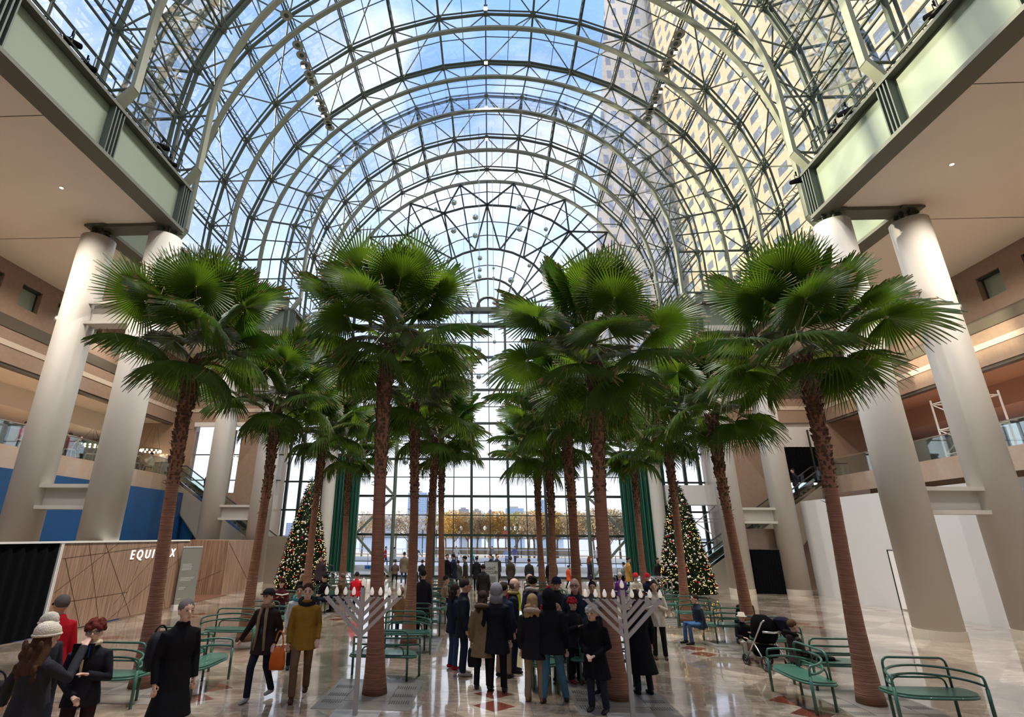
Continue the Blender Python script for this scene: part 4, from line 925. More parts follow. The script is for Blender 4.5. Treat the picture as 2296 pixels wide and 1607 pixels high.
for r_ in range(4):
    for c_ in range(4):
        h=ph[(r_,c_)]; rnd=random.Random(r_*10+c_+3)
        t=thing('palm_tree','tall fan palm in the %s row from the camera, %s line'%(ORD[r_],COLN[c_]),'palm tree',(PXs[c_],PYs[r_],0),0,'fan palms')
        tm,top=trunk_meshes(h,r_*4+c_+1,(rnd.uniform(-.12,.12),rnd.uniform(-.1,.1))); link('trunk',tm,t)
        n=27; sc=1.2; h+=.5
        for i in range(n):
            u=i/(n-1)
            el=R(84-u*(122 if (r_,c_)!=(0,2) else 138)+rnd.uniform(-8,8)); az=i*2.39996+rnd.uniform(-.25,.25)
            mi=0 if u<.3 else (1 if u<.6 else (3 if u<.8 else 4))
            if i in(1,4,8): mi=2
            if i>=24: mi=5; el=R(rnd.uniform(-10,18))
            o=link('frond',FM[mi],t); s_=rnd.uniform(.9,1.12)*sc; o.scale=(s_,s_,s_)
            roll=rnd.uniform(-.5,.5)
            o.matrix_local=Matrix.Translation((top[0],top[1],h+(.0 if u<.5 else -.12*(u-.4)))) @ Matrix.Rotation(az,4,'Z') @ Matrix.Rotation(-el,4,'Y') @ Matrix.Rotation(roll,4,'X') @ Matrix.Scale(s_,4)
        # two long hanging fronds on some palms
        for k in range(2 if (r_+c_)%2 or c_==3 else 1):
            o=link('frond',FM[4],t); az=rnd.uniform(0,6.28) if not(r_==0 and c_==3) else (.3 if k==0 else 3.3)
            o.matrix_local=Matrix.Translation((top[0],top[1],h-.05)) @ Matrix.Rotation(az,4,'Z') @ Matrix.Rotation(R(42),4,'Y') @ Matrix.Rotation(rnd.uniform(-.6,.6),4,'X')
# floor grates round each palm
m_grate=mat('grate_stone',(.2,.185,.165),.3,var=.1); m_slot=mat('grate_slot',(.05,.05,.05),.5)
for r_ in range(4):
    for c_ in range(4):
        t=thing('tree_grate','grey grate flush in the floor around the %s row, %s line palm'%(ORD[r_],COLN[c_]),'floor grate',(PXs[c_],PYs[r_],0),0,'palm grates')
        MB().box(-.82,-.98,.001,.82,.9,.004).build('plate',m_grate,t)
        q=MB()
        for sx in(-1,1):
            for cy in(-.55,-.15,.35):
                for k in range(9): q.box(sx*.58-.17+k*.04,cy-.09,.0045,sx*.58-.15+k*.04,cy+.09,.0055)
        q.box(-.4,-.5,.0045,-.392,.5,.0055).box(.392,-.5,.0045,.4,.5,.0055).box(-.4,-.5,.0045,.4,-.492,.0055).box(-.82,-.2,.0045,-.4,-.194,.0055).box(.4,-.2,.0045,.82,-.194,.0055)
        q.build('slot',m_slot,t)
# ============================================================ benches
m_bench=mat('bench_green',(.03,.115,.08),.38,spec=.5,coat=.2)
def make_bench():
    """backrest at y=0, sitter faces +Y; D-shaped seat"""
    t=thing('tube_bench','','bench')
    W=.66; D=.46; SZ=.45
    q=MB(); n=20
    out=[(-W,0),(W,0)]; 
    rim=[]
    def dpt(u): # from right back corner round the front to left back
        a=-.0+PI*u; return (W*math.copysign(abs(math.cos(a))**.55,math.cos(a)),.04+D*abs(math.sin(a))**.6)
    rim=[dpt(i/n) for i in range(n+1)]
    ring=[(-W+.05,-.02),(W-.05,-.02)]+rim
    k=len(ring)
    q.add([(x,y,SZ+.012) for x,y in ring]+[(x,y,SZ-.012) for x,y in ring],[tuple(range(k)),tuple(range(2*k-1,k-1,-1))]+[(i,i+k,(i+1)%k+k,(i+1)%k) for i in range(k)])
    q.build('seat',m_bench,t)
    q=MB(); q.tube([(x,y,SZ-.03) for x,y in ring],.02,8,closed=True); q.build('seat_rim',m_bench,t,True)
    # back frame: inverted U
    for z,xw,nm in((.88,.50,'back_frame'),(.60,.42,'inner_rail')):
        pts=[(-xw,0,SZ-.02),(-xw,0,z-.1)]+[(-xw+.1-.1*math.cos(a),0,z-.1+.1*math.sin(a)) for a in (PI/6,PI/3,PI/2)]+[(xw-.1+.1*math.sin(a),0,z-.1+.1*math.cos(a)) for a in(0,PI/6,PI/3,PI/2)]+[(xw,0,SZ-.02)]
        MB().tube(pts,.019 if z>.8 else .015,8).build(nm,m_bench,t,True)
    for z,dz in((.76,.1),(.64,.1)):
        pts=[]
        for i in range(25):
            u=i/24; a=PI*(1-u); x=(W+.03)*math.cos(a); y=.0+.40*(1-abs(math.sin(a)))**.9*1.0-.06*math.sin(a)
            pts.append((x,y,z-dz*(1-math.sin(a))*.6))
        if z>.7:
            e=pts[0]; e2=pts[-1]
            pts=[(e[0]+.0,e[1]+.03,.02),(e[0],e[1]+.03,e[2]-.12),(e[0],e[1]+.02,e[2]-.04)]+pts+[(e2[0],e2[1]+.02,e2[2]-.04),(e2[0],e2[1]+.03,e2[2]-.12),(e2[0],e2[1]+.03,.02)]
        MB().tube(pts,.019,8).build('arm_rail',m_bench,t,True)
    for s in(-1,1):
        MB().tube([(s*.50,0,SZ),(s*.50,0,0)],.024,8).build('leg',m_bench,t,True)
        MB().tube([(s*(W+.03),.43,SZ+.1),(s*(W+.03),.43,0)],.026,8).build('leg',m_bench,t,True)
    return t
bench0=make_bench(); first=[True]
def copy_tree(o,parent=None):
    c=o.copy(); col.objects.link(c); c.parent=parent
    for ch in list(o.children): copy_tree(ch,c)
    return c
def bench(x,y,rz,label):
    o=bench0 if first[0] else copy_tree(bench0); first[0]=False
    o.location=(x,y,0); o.rotation_euler=(0,0,R(rz)); o['label']=label; o['group']='green tube benches round the palms'
sides={'far':(0,.8,0),'near':(0,-.8,180),'left':(-.95,0,90),'right':(.95,0,-90)}
for r_ in range(4):
    for c_ in range(4):
        S=['near','far']
        if r_==0: S={0:['near','far','right'],1:['far'],2:['far'],3:['near','far','left']}[c_]
        for sd in S:
            dx,dy,rz=sides[sd]
            if r_==0 and c_==3 and sd=='near': dx=.25
            bench(PXs[c_]+dx,PYs[r_]+dy,rz,'green tube bench on the %s side of the %s row, %s palm'%(sd,ORD[r_],COLN[c_]))
bench(.75,11.6,-90,'green tube bench amid the central crowd, beside the man in jeans')
# ============================================================ menorahs
m_al=mat('satin_aluminium',(.42,.41,.40),.4,metal=.3); m_bulb=mat('frosted_bulb',(.88,.84,.78),.3,emit=(1,.92,.8),es=.12)
def menorah(x,y,side):
    t=thing('menorah','silver nine-branched menorah standing in front of the %s inner palm, frosted bulbs on top'%side,'menorah',(x,y,0))
    MB().box(-.38,-.26,.0,.38,.26,.015).build('base_plate',m_al,t)
    MB().box(-.034,-.034,.01,.034,.034,1.86).build('post',m_al,t)
    tops=[.155,.30,.45,.62]; z0=[1.56,1.42,1.28,1.13]
    for s in(-1,1):
        for xt,zb in zip(tops,z0):
            q=MB(); a=Vector((0,0,zb)); b=Vector((s*xt,0,1.71)); q.beam(a,b,.055,.055,up=(0,1,0)); q.box(s*xt-.05,-.03,1.70,s*xt+.05,.03,1.716); q.build('branch',m_al,t)
    for xt in [-v for v in tops]+[0]+tops:
        zb=1.716 if xt else 1.86
        q=MB(); q.loft([(xt,0,zb,.022,.022),(xt,0,zb+.03,.022,.022)],10); q.build('socket',m_frame,t)
        q=MB(); q.loft([(xt,0,zb+.03,.022,.022),(xt,0,zb+.055,.034,.034),(xt,0,zb+.085,.036,.036),(xt,0,zb+.115,.026,.026),(xt,0,zb+.14,.016,.016),(xt,0,zb+.155,.006,.006)],12); q.build('bulb',m_bulb,t,True)
menorah(-2.2,9.42,'left'); menorah(2.18,9.6,'right')
# ============================================================ christmas trees
m_need=mat('fir_needles',(.012,.04,.012),.7,var=.4,vscale=6); m_warm=mat('warm_light',(1,.6,.15),.4,emit=(1,.58,.16),es=4)
m_orn=[mat('ornament_white',(.7,.66,.6),.25),mat('ornament_red',(.5,.01,.02),.2),mat('ornament_gold',(.45,.3,.1),.2,metal=.6)]
def xmas(x,y,side,seed):
    rnd=random.Random(seed); H=5.65; RB=1.38
    t=thing('christmas_tree','tall narrow christmas tree with warm lights on the %s'%side,'christmas tree',(x,y,0))
    MB().cyl(0,0,0,H-.2,.1,.02,10).build('trunk',m_boot,t)
    def rad(z): return RB*(1-z/H)**.85*(1 if z>.35 else .9)+.04
    q=MB()
    q.loft([(0,0,.12,RB*.78,RB*.78)]+[(0,0,z,rad(z)*.84,rad(z)*.84) for z in(.5,1.2,2,3,4,5)]+[(0,0,5.4,.05,.05)],20)
    for i in range(5200):
        z=H*(1-math.sqrt(rnd.random()*.97)); z=max(.15,z); a=rnd.uniform(0,2*PI); r=rad(z)*rnd.uniform(.78,.97)
        d=Vector((math.cos(a),math.sin(a),rnd.uniform(-.35,.3))).normalized(); p=Vector((math.cos(a)*r,math.sin(a)*r,z)); L=rnd.uniform(.1,.2)
        s_=d.cross(Vector((0,0,1))).normalized(); u=s_.cross(d)
        w=rnd.uniform(.02,.045)
        q.add([p-s_*w,p+s_*w,p+d*L,p-u*w,p+u*w],[(0,1,2),(3,4,2)])
    for _ in range(12): q.tube([(0,0,H-.3),(rnd.uniform(-.06,.06),rnd.uniform(-.06,.06),H+rnd.uniform(-.05,.15))],[.02,.004],5)
    q.build('foliage',m_need,t)
    q=MB()
    for i in range(1050):
        z=H*(1-math.sqrt(rnd.random()*.96)); z=max(.2,z); a=rnd.uniform(0,2*PI); r=rad(z)*1.0; q.ell((math.cos(a)*r,math.sin(a)*r,z),.0095,.0095,.0095,4,3)
    o=q.build('string_lights',m_warm,t)
    bm=[MB().ell((0,0,0),.055,.055,.055,10,7).mesh('bauble',m,True) for m in m_orn]
    for i in range(100):
        z=.25+5.0*(1-math.sqrt(rnd.random())); a=rnd.uniform(PI*1.0,PI*2) ; r=rad(z)*1.0; o=link('bauble',bm[0 if rnd.random()<.68 else (1 if rnd.random()<.6 else 2)],t); o.location=(math.cos(a)*r,math.sin(a)*r,z)
    q=MB()
    for i in range(120):
        z=.25+5.0*(1-math.sqrt(rnd.random())); a=rnd.uniform(PI*.9,PI*2.1); r=rad(z)*1.0; q.cm=0 if rnd.random()<.7 else 1; q.ell((math.cos(a)*r,math.sin(a)*r,z),.048,.048,.048,8,5)
    q.build('small_baubles',m_orn[:2],t,True)['kind']='stuff'
xmas(-9.75,28.4,'left, partly behind a palm trunk',1); xmas(9.8,28.4,'right, before the boxy balcony',2)
# ============================================================ stroller
t=thing('pushchair','black pushchair with silver frame and a dark jacket hung on its handle','pushchair',(6.1,13.25,0),R(12))
q=MB(); q.loft([(0,.02,.5,.2,.16),(0,.0,.62,.24,.24),(0,-.02,.8,.25,.26),(0,.0,.95,.22,.22),(0,.05,1.05,.12,.12)],16,2.6); q.build('seat_shell',m_black,t,True)
MB().loft([(0,.05,.22,.2,.2),(0,.05,.27,.23,.26),(0,.02,.44,.22,.26)],14,3).build('basket',m_black,t,True)
q=MB()
for s in(-1,1): q.tube([(s*.25,.35,.16),(s*.26,.05,.5),(s*.25,-.3,.95),(s*.22,-.36,1.0)],.016,8); q.tube([(s*.26,.05,.5),(s*.27,-.25,.14)],.016,8)
q.tube([(-.24,-.27,.76),(0,-.30,.74),(.24,-.27,.76)],.022,8); q.build('frame',mat('silver_tube',(.6,.6,.6),.25,metal=.7),t,True)
for s in(-1,1):
    for y_,r_ in((-.28,.13),(.36,.1)):
        q=MB(); q.tube([(s*.29,y_+r_*math.cos(a),r_+.01+r_*math.sin(a)) for a in [i*2*PI/18 for i in range(18)]],.022,8,closed=True); q.tube([(s*.27,y_,r_),(s*.31,y_,r_)],.03,8)
        for k in range(5): q.beam((s*.29,y_,r_),(s*.29,y_+r_*math.cos(k*1.257),r_+r_*math.sin(k*1.257)),.012)
        q.build('wheel',m_rubber,t,True)
q=MB(); q.loft([(.38,-.25,.62,.07,.05),(.36,-.25,.75,.16,.12),(.34,-.25,.9,.2,.16),(.3,-.25,1.0,.2,.14),(.28,-.25,1.05,.1,.08)],14)
o=tag(remesh(q,'draped_jacket',cmat((.012,.012,.03)),.02,2),'dark navy jacket hung over the side of the pushchair','jacket'); o.location=(6.1,13.25,0); o.rotation_euler=(0,0,R(12))
# small carts by glass wall
t=thing('pushchair','folded dark pushchair near the glass wall behind the right menorah','pushchair',(7.5,32.8,0)); 
for s in(-1,1):
    q=MB(); q.tube([(s*.28,.3*math.cos(a),.31+.3*math.sin(a)) for a in [i*2*PI/18 for i in range(18)]],.03,6,closed=True); q.build('wheel',m_rubber,t)
q=MB(); q.tube([(-.28,0,.31),(.28,0,.31)],.02,6); q.box(-.2,-.2,.3,.2,.2,.6); q.tube([(.2,-.2,.5),(.2,-.4,1.0),(-.2,-.4,1.0),(-.2,-.2,.5)],.015,6); q.build('frame',m_black,t)
t=thing('red_post','squat red post beside the foot of the glass wall, left','post',(-7.2,36.2,0)); MB().loft([(0,0,0,.3,.3),(0,0,.25,.2,.2),(0,0,.6,.12,.12),(0,0,1.2,.14,.14),(0,0,1.35,.05,.05)],12).build('body',mat('post_red',(.6,.02,.03),.4),t,True)
# ============================================================ hanging mirror balls
m_mir=mat('mirror',(.45,.55,.58),.06,metal=1); m_cable=mat('cable',(.04,.045,.04),.5)
MBL=[(1018,454,7),(977,469,4.5),(1066,487,7),(1164,466,7),(1017,517,7),(1065.5,528,6.5),(1165,513,7),(1224,514,5),(1225,530,4.5),(974.6,555.6,5),(945.6,549.7,3),(1076,578.6,5.5),(1075.6,604.7,5),(1075,620,5),(1106.6,601,3),(1106.6,623,3.5),(1146,628,7),(1187,595,5),(1005.6,606,6),(1039.7,614.5,5),(1039,656,6),(1107,678.6,3.5),(1037,726,5),(1075,723,5.5),(1074.6,747.6,5.5),(1074,785,5.5),(1109,766.4,4),(1109,802,4),(1109.7,839.5,4),(1073.5,844.5,5.5),(909,1035,6)]
for i,(px,py,pr) in enumerate(sorted(MBL,key=lambda p:p[1])):
    Y=34.8 if i%2 else 33.2; X,Z=at_y(px,py,Y); rr=pr*Y*1.13/F
    t=thing('mirror_ball','small mirrored ball hanging before the fan window, %s from the top'%(ORD[i] if i<20 else 'number %d'%(i+1)),'mirror ball',(X,Y,Z),0,'mirrored balls on wires')
    MB().ell((0,0,0),rr,rr,rr,16,10).build('ball',m_mir,t,True); top=ZC+math.sqrt(max(1,(12.2+DG)**2-X*X))
    q=MB(); q.tube([(0,0,rr),(0,0,top-Z)],.004,4,False); q.build('wire',m_cable,t)
# round speaker/lamp discs along the 45 degree purlins
m_disc=mat('lamp_grille',(.42,.40,.32),.4,metal=.3); m_glow=mat('lamp_glow',(1,.9,.7),.4,emit=(1,.8,.5),es=14)
for s,side,YS in((-1,'left',(21.0,22.9,23.6,24.3,25.0,25.6,27.3,27.9,28.5,29.1,29.6)),(1,'right',(23.2,23.8,24.4,25.1,25.7,27.3,27.9,28.6,29.1,29.7))):
    for i,y in enumerate(YS):
        x=s*11.5; z=31.0
        t=thing('round_lamp','round disc lamp on the %s roof purlin of the middle vault, %s from the camera'%(side,ORD[i]),'ceiling lamp',(x,y,z),0,'disc lamps on the %s purlin'%side)
        MB().tube([(0,0,.15),(0,0,0)],[.1,.34],18).build('dish',m_disc,t); MB().tube([(0,0,-.02),(0,0,0)],[.14,.14],12).build('grille',m_post,t); MB().tube([(0,0,.15),(0,0,.9)],.02,5).build('rod',m_cable,t)
    for k,y in enumerate((19.7,23.8,26.2,26.7,27.8)):
        t=thing('floodlight','small lit floodlight beside the %s row of disc lamps, %s from the camera'%(side,ORD[k]),'floodlight',(s*11.4,y,30.3),0,'floodlights on the %s purlin'%side); MB().box(-.1,-.1,0,.1,.1,.2).build('body',m_post,t); MB().box(-.09,-.09,-.02,.09,.09,0).build('lamp',m_glow,t)
# theatre spotlights on side rails
for s,side,pp in((-1,'left',((11.3,17.2),(12.0,17.0),(16.0,17.3),(16.6,17.0))),(1,'right',((10.9,17.3),(11.4,17.1),(15.3,17.3),(15.9,17.1),(18.6,16.9)))):
    for i,(y,z) in enumerate(pp):
        t=thing('stage_light','black theatre spotlight clamped above the %s girder, %s from the camera'%(side,ORD[i]),'spotlight',(s*13.0,y,z),R(20*s),'theatre spotlights above the %s girder'%side)
        MB().tube([(0,.3,.12),(0,.0,0),(0,-.25,-.1)],[.09,.12,.13],12).build('barrel',m_black,t); MB().tube([(0,-.25,-.1),(0,-.27,-.108)],[.12,.11],12).build('lens',m_chrome,t)
        MB().tube([(.13,0,0),(.13,0,.25),(-.13,0,.25),(-.13,0,0)],.012,6).build('yoke',m_black,t); MB().beam((0,0,.25),(0,0,.45),.04).build('clamp',m_black,t)
    for y0,y1,n_ in((9.4,13.1,'near'),(13.5,17.2,'second')): 
        q=MB(); q.tube([(s*12.9,y0,17.65),(s*12.9,y1,17.65)],.03,6); q.tube([(s*12.9,y0,17.1),(s*12.9,y1,17.1)],.03,6)
        for k in range(5): q.beam((s*12.9,y0+(y1-y0)*k/4,17.1),(s*12.9,y0+(y1-y0)*k/4,17.65),.03)
        tag(q.build('lighting_rail',m_post),'thin lighting rail above the %s girder, %s bay'%(side,n_),'rail')
# ceiling downlights
m_dl=mat('downlight',(1,.9,.75),.4,emit=(1,.78,.5),es=10)
k=0
for s,side in((-1,'left'),(1,'right')):
    for x,y in((15.3,10.2),(18.6,10.8),(15.4,14.8),(18.8,15.5),(18.6,20.5),(19.8,26),(18.2,30.5)):
        t=thing('downlight','small recessed downlight in the %s ceiling, %s in view'%(side,ORD[k%7]),'downlight',(s*x,y,14.5),0,'ceiling downlights'); k+=1
        MB().cyl(0,0,-.015,0,.09,n=14).build('trim_ring',m_white,t); MB().cyl(0,0,-.02,-.012,.055,n=12).build('lamp',m_dl,t)
# gallery furniture
def gchair(x,y,rz,label):
    t=thing('cafe_chair',label,'chair',(x,y,6.05),R(rz),'pale cafe chairs on the left gallery')
    MB().loft([(0,0,.43,.2,.2),(0,0,.46,.21,.21)],12,3).build('seat',m_white,t); q=MB(); q.tube([(-.2,-.18,.45),(-.19,-.25,.75),(0,-.27,.86),(.19,-.25,.75),(.2,-.18,.45)],.016,6); q.build('back_frame',m_white,t)
    for a in(-1,1):
        for b_ in(-1,1): MB().tube([(a*.16,b_*.16,.44),(a*.22,b_*.22,0)],.012,6).build('leg',m_white,t)
for i,y in enumerate((21.2,22.0,22.9,23.8,25.2,26.3,27.4,28.6,29.8,30.6)): gchair(-20.15,y,random.choice([80,100,-90,70]),'pale cafe chair by the left gallery rail, %s from the camera'%ORD[i])
for i,(x,y) in enumerate(((-25,31.0),(-22.5,33.2),(-18.2,36.0))):
    t=thing('ring_chandelier','round ring chandelier with small bulbs beyond the left gallery, %s from the camera'%ORD[i],'chandelier',(x,y,8.0),0,'ring chandeliers'); MB().tube([(.6*math.cos(a),.6*math.sin(a),0) for a in [k*PI/10 for k in range(20)]],.03,6,closed=True).build('ring',m_frame,t)
    q=MB()
    for k in range(14): q.ell((.6*math.cos(k*.449),.6*math.sin(k*.449),-.12),.05,.05,.06,6,4)
    q.build('bulbs',m_glow,t); q=MB()
    for k in range(3): q.beam((.6*math.cos(k*2.1),.6*math.sin(k*2.1),0),(.1*math.cos(k*2.1),.1*math.sin(k*2.1),1.6 if i else .9),.015)
    q.build('rods',m_cable,t)
# right gallery scaffold tower
t=thing('scaffold_tower','white scaffold tower standing on the right gallery','scaffold',(20.6,22.6,6.05))
q=MB()
for x in(0,1.4):
    for y in(0,1.8): q.tube([(x,y,0),(x,y,2.8)],.04,6)
for z in(.3,1.4,2.6):
    for a,b_ in(((0,0),(1.4,0)),((0,1.8),(1.4,1.8)),((0,0),(0,1.8)),((1.4,0),(1.4,1.8))): q.tube([(*a,z),(*b_,z)],.03,6)
q.tube([(0,0,.3),(0,1.8,1.4)],.025,6);q.tube([(0,1.8,.3),(0,0,1.4)],.025,6);q.tube([(0,0,1.4),(0,1.8,2.6)],.025,6); q.build('tube_frame',m_white,t)
# ============================================================ outside
m_pave=mat('plaza_paving',(.55,.49,.42),.7,var=.12,vscale=1); m_ice=mat('ice',(.88,.9,.93),.35,var=.04); m_water=mat('river',(.14,.22,.34),.12,bump=.4,bscale=.6,stretch=(.3,2,1)); m_board=mat('rink_board',(.9,.9,.9),.5)
struct('ground_plaza',MB().box(-120,39.0,-.25,120,92,-.02),m_pave); struct('river',MB().box(-1600,92,-1.3,1600,900,-1.0),m_water); struct('far_bank',MB().box(-1800,900,-1.2,1800,2600,1.5),mat('far_bank',(.3,.31,.32),.9))
struct('side_ground',MB().box(-120,-40,-.5,-30,39,-.3).box(30,-40,-.5,120,39,-.3),m_pave)
tag(MB().box(-22,45,-.02,22,62,.03).build('ice_rink',m_ice),'pale outdoor ice rink beyond the glass wall','ice rink')
for y,l in((44.6,'near'),(62.2,'far')):
    t=thing('rink_barrier','white rink barrier with a clear top rail along the %s side'%l,'barrier',(0,y,0)); MB().box(-22,-.05,0,22,.05,.42).build('board',m_board,t)
    q=MB(); q.tube([(-22,0,1.25),(22,0,1.25)],.03,6)
    for k in range(23): q.beam((-22+2*k,0,.42),(-22+2*k,0,1.25),.04)
    q.build('rail',m_chrome,t)
    if l=='near':
        q=MB()
        for x in(-10.2,-9.5,-9.9): q.box(x,-.07,.12,x+.35,-.055,.38)
        q.build('blue_graphic',mat('graphic_blue',(.03,.2,.6),.5),t)
m_trk=mat('tree_trunk',(.25,.19,.14),.9); m_aut=[mat('autumn_leaf_%d'%i,c,.7,var=.3,vscale=1,trans=c) for i,c in enumerate([(.60,.38,.10),(.52,.38,.13),(.42,.38,.12),(.55,.44,.28)])]
def leaf_blob(mi,seed,dense=1.0):
    rnd=random.Random(seed); q=MB()
    for i in range(int(2600*dense)):
        a=rnd.uniform(0,2*PI); t=rnd.uniform(-1,1); r=rnd.random()**.4; s_=math.sqrt(1-t*t)
        lob=.8+.25*math.sin(a*3+seed)+.15*math.sin(a*5+t*4)
        p=Vector((math.cos(a)*s_*2.6*r*lob,math.sin(a)*s_*2.6*r*lob,4.6+t*2.0*r)); d=Vector((rnd.gauss(0,1),rnd.gauss(0,1),rnd.gauss(0,1))).normalized(); e=d.cross(Vector((0,.3,1))).normalized()
        w=rnd.uniform(.07,.15); q.add([p-d*w,p+e*w,p+d*w,p-e*w],[(0,1,2,3)])
    return q.mesh('foliage',m_aut[mi])
def bare(seed):
    rnd=random.Random(seed); q=MB(); q.tube([(0,0,0),(.05,0,1.5),(0,.05,2.8)],[.16,.13,.1],8)
    def br(p,d,L,r,k):
        e=p+d*L; q.tube([p,e],[r,r*.6],5,False)
        if k>0:
            for _ in range(3): br(e,(d+Vector((rnd.uniform(-.7,.7),rnd.uniform(-.7,.7),rnd.uniform(-.1,.5)))).normalized(),L*.68,r*.6,k-1)
    for _ in range(6): br(Vector((0,0,rnd.uniform(2.0,2.9))),Vector((rnd.uniform(-.8,.8),rnd.uniform(-.8,.8),1)).normalized(),1.3,.06,3)
    return q.mesh('trunk',m_trk)
BL=[leaf_blob(i%4,i+5) for i in range(6)]; SP=[leaf_blob(i,i+20,.35) for i in range(4)]; BR=[bare(i) for i in range(3)]
TR=[(-12.5,72,'b'),(-10.2,68,'b'),(-7.8,71,'b'),(-4.6,69,0),(-2.9,73,1),(-1.6,70,3),(1.0,70,0),(3.6,72,2),(5.6,70,0),(8.2,69,1),(10.2,66,3),(12,64,3),(13.6,62.8,3),(15.2,65,3),(17.4,63,3),(11.2,71,1),(-6.2,76,2),(7.0,76,0),(19.5,66,1),(-15,70,'b'),(-.2,77,2),(2.6,78,1),(-17.5,74,'b'),(9.2,75,2),(14.6,70,1),(4.7,66,'b')]
TR.sort(); kinds={0:'golden',1:'ochre',2:'olive gold',3:'pale tan','b':'nearly leafless'}
for i,(x,y,k) in enumerate(TR):
    t=thing('plane_tree','%s autumn tree beyond the rink, %s'%(kinds[k],('%s from the left'%ORD[i]) if i<13 else ('%s from the right'%ORD[len(TR)-1-i])),'tree',(x,y,0),i*1.3,'autumn trees by the river'); t.scale=(.9,.9,.9)
    link('trunk',BR[i%3],t); link('foliage',SP[3] if k=='b' else BL[{0:0,1:1,2:2,3:3}[k]],t)
m_lamp=mat('lamp_post_dark',(.05,.06,.06),.5); m_globe=mat('lamp_globe',(.85,.85,.82),.4)
for i,x in enumerate((-8.2,-6.6,-3.6,-.6,1.9,2.5,3.1,3.8,4.7)):
    t=thing('street_lamp','white-topped promenade lamp beyond the rink, %s from the left'%ORD[i],'street lamp',(x,66+(i%3),0),0,'promenade lamps'); MB().cyl(0,0,0,3.4,.06,n=8).build('post',m_lamp,t); MB().loft([(0,0,3.4,.1,.1),(0,0,3.6,.17,.17),(0,0,3.75,.16,.16),(0,0,3.9,.05,.05)],10).build('lamp_head',m_globe,t)
tag(MB().box(1.5,63.4,2.6,2.1,63.45,3.3).box(1.78,63.45,0,1.82,63.49,2.6).build('red_sign',mat('sign_red',(.6,.1,.06),.5)),'small red board on a post beyond the rink','sign')
tag(MB().box(-9,82,0,13,82.4,1.1).build('planter_wall',mat('planter_grey',(.3,.27,.22),.8)),'low stone planter wall at the river edge','wall')
# skyline
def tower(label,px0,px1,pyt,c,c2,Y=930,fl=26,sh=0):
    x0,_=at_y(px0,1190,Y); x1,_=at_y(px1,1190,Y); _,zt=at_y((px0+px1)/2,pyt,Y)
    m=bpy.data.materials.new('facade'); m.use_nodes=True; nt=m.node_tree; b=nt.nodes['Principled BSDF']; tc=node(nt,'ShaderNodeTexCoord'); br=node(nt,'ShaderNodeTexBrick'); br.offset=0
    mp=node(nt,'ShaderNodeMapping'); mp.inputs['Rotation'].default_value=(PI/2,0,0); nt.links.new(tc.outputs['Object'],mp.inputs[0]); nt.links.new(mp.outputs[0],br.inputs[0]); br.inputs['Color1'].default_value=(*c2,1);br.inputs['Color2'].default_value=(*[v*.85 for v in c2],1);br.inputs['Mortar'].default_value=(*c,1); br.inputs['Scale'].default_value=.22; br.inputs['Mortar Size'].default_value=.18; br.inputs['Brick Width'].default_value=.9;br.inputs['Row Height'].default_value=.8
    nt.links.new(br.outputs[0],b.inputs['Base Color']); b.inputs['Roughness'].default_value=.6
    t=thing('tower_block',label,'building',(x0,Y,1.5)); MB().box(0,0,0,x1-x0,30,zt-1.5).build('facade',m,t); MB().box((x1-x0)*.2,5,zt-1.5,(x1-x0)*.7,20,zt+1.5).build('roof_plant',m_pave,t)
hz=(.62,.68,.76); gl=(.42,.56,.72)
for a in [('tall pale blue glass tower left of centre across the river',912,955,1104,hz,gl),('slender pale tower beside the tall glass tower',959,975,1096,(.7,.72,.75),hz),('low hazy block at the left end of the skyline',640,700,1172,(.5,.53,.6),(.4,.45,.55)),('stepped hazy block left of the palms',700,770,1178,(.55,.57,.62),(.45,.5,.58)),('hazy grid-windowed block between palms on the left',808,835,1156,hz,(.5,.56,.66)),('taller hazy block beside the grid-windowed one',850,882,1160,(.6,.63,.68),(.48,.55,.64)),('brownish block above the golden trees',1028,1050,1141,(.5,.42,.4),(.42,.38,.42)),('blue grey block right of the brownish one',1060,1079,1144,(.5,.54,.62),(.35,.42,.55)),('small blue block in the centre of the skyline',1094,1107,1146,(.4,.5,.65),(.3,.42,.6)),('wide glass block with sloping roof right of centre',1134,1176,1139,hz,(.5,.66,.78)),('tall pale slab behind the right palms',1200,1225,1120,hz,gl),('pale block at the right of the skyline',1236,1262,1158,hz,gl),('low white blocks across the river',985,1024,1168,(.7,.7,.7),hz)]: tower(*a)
# neighbouring towers seen through the roof
def lattice_mat(name,frame,pane,sx,sy,mort):
    m=bpy.data.materials.new(name); m.use_nodes=True; nt=m.node_tree; b=nt.nodes['Principled BSDF']; tc=node(nt,'ShaderNodeTexCoord'); br=node(nt,'ShaderNodeTexBrick'); br.offset=0
    nt.links.new(tc.outputs['UV'],br.inputs[0]); br.inputs['Color1'].default_value=(*pane,1); br.inputs['Color2'].default_value=(*[min(1,v*1.5) for v in pane],1); br.inputs['Mortar'].default_value=(*frame,1)
    br.inputs['Scale'].default_value=1; br.inputs['Brick Width'].default_value=sx; br.inputs['Row Height'].default_value=sy; br.inputs['Mortar Size'].default_value=mort; br.inputs['Mortar Smooth'].default_value=.0
    nt.links.new(br.outputs[0],b.inputs['Base Color']); b.inputs['Roughness'].default_value=.35; return m
def face(pts,m,name,parent,su,sv):
    me=bpy.data.meshes.new(name); me.from_pydata(pts,[],[tuple(range(len(pts)))]); me.materials.append(m); uvl=me.uv_layers.new(name='UVMap')
    a=Vector(pts[0]); u=(Vector(pts[1])-a).normalized()
    nrm=me.polygons[0].normal; v=nrm.cross(u)
    for i,p in enumerate(pts): d=Vector(p)-a; uvl.data[i].uv=(d.dot(u)*su,d.dot(v)*sv)
    return link(name,me,parent)
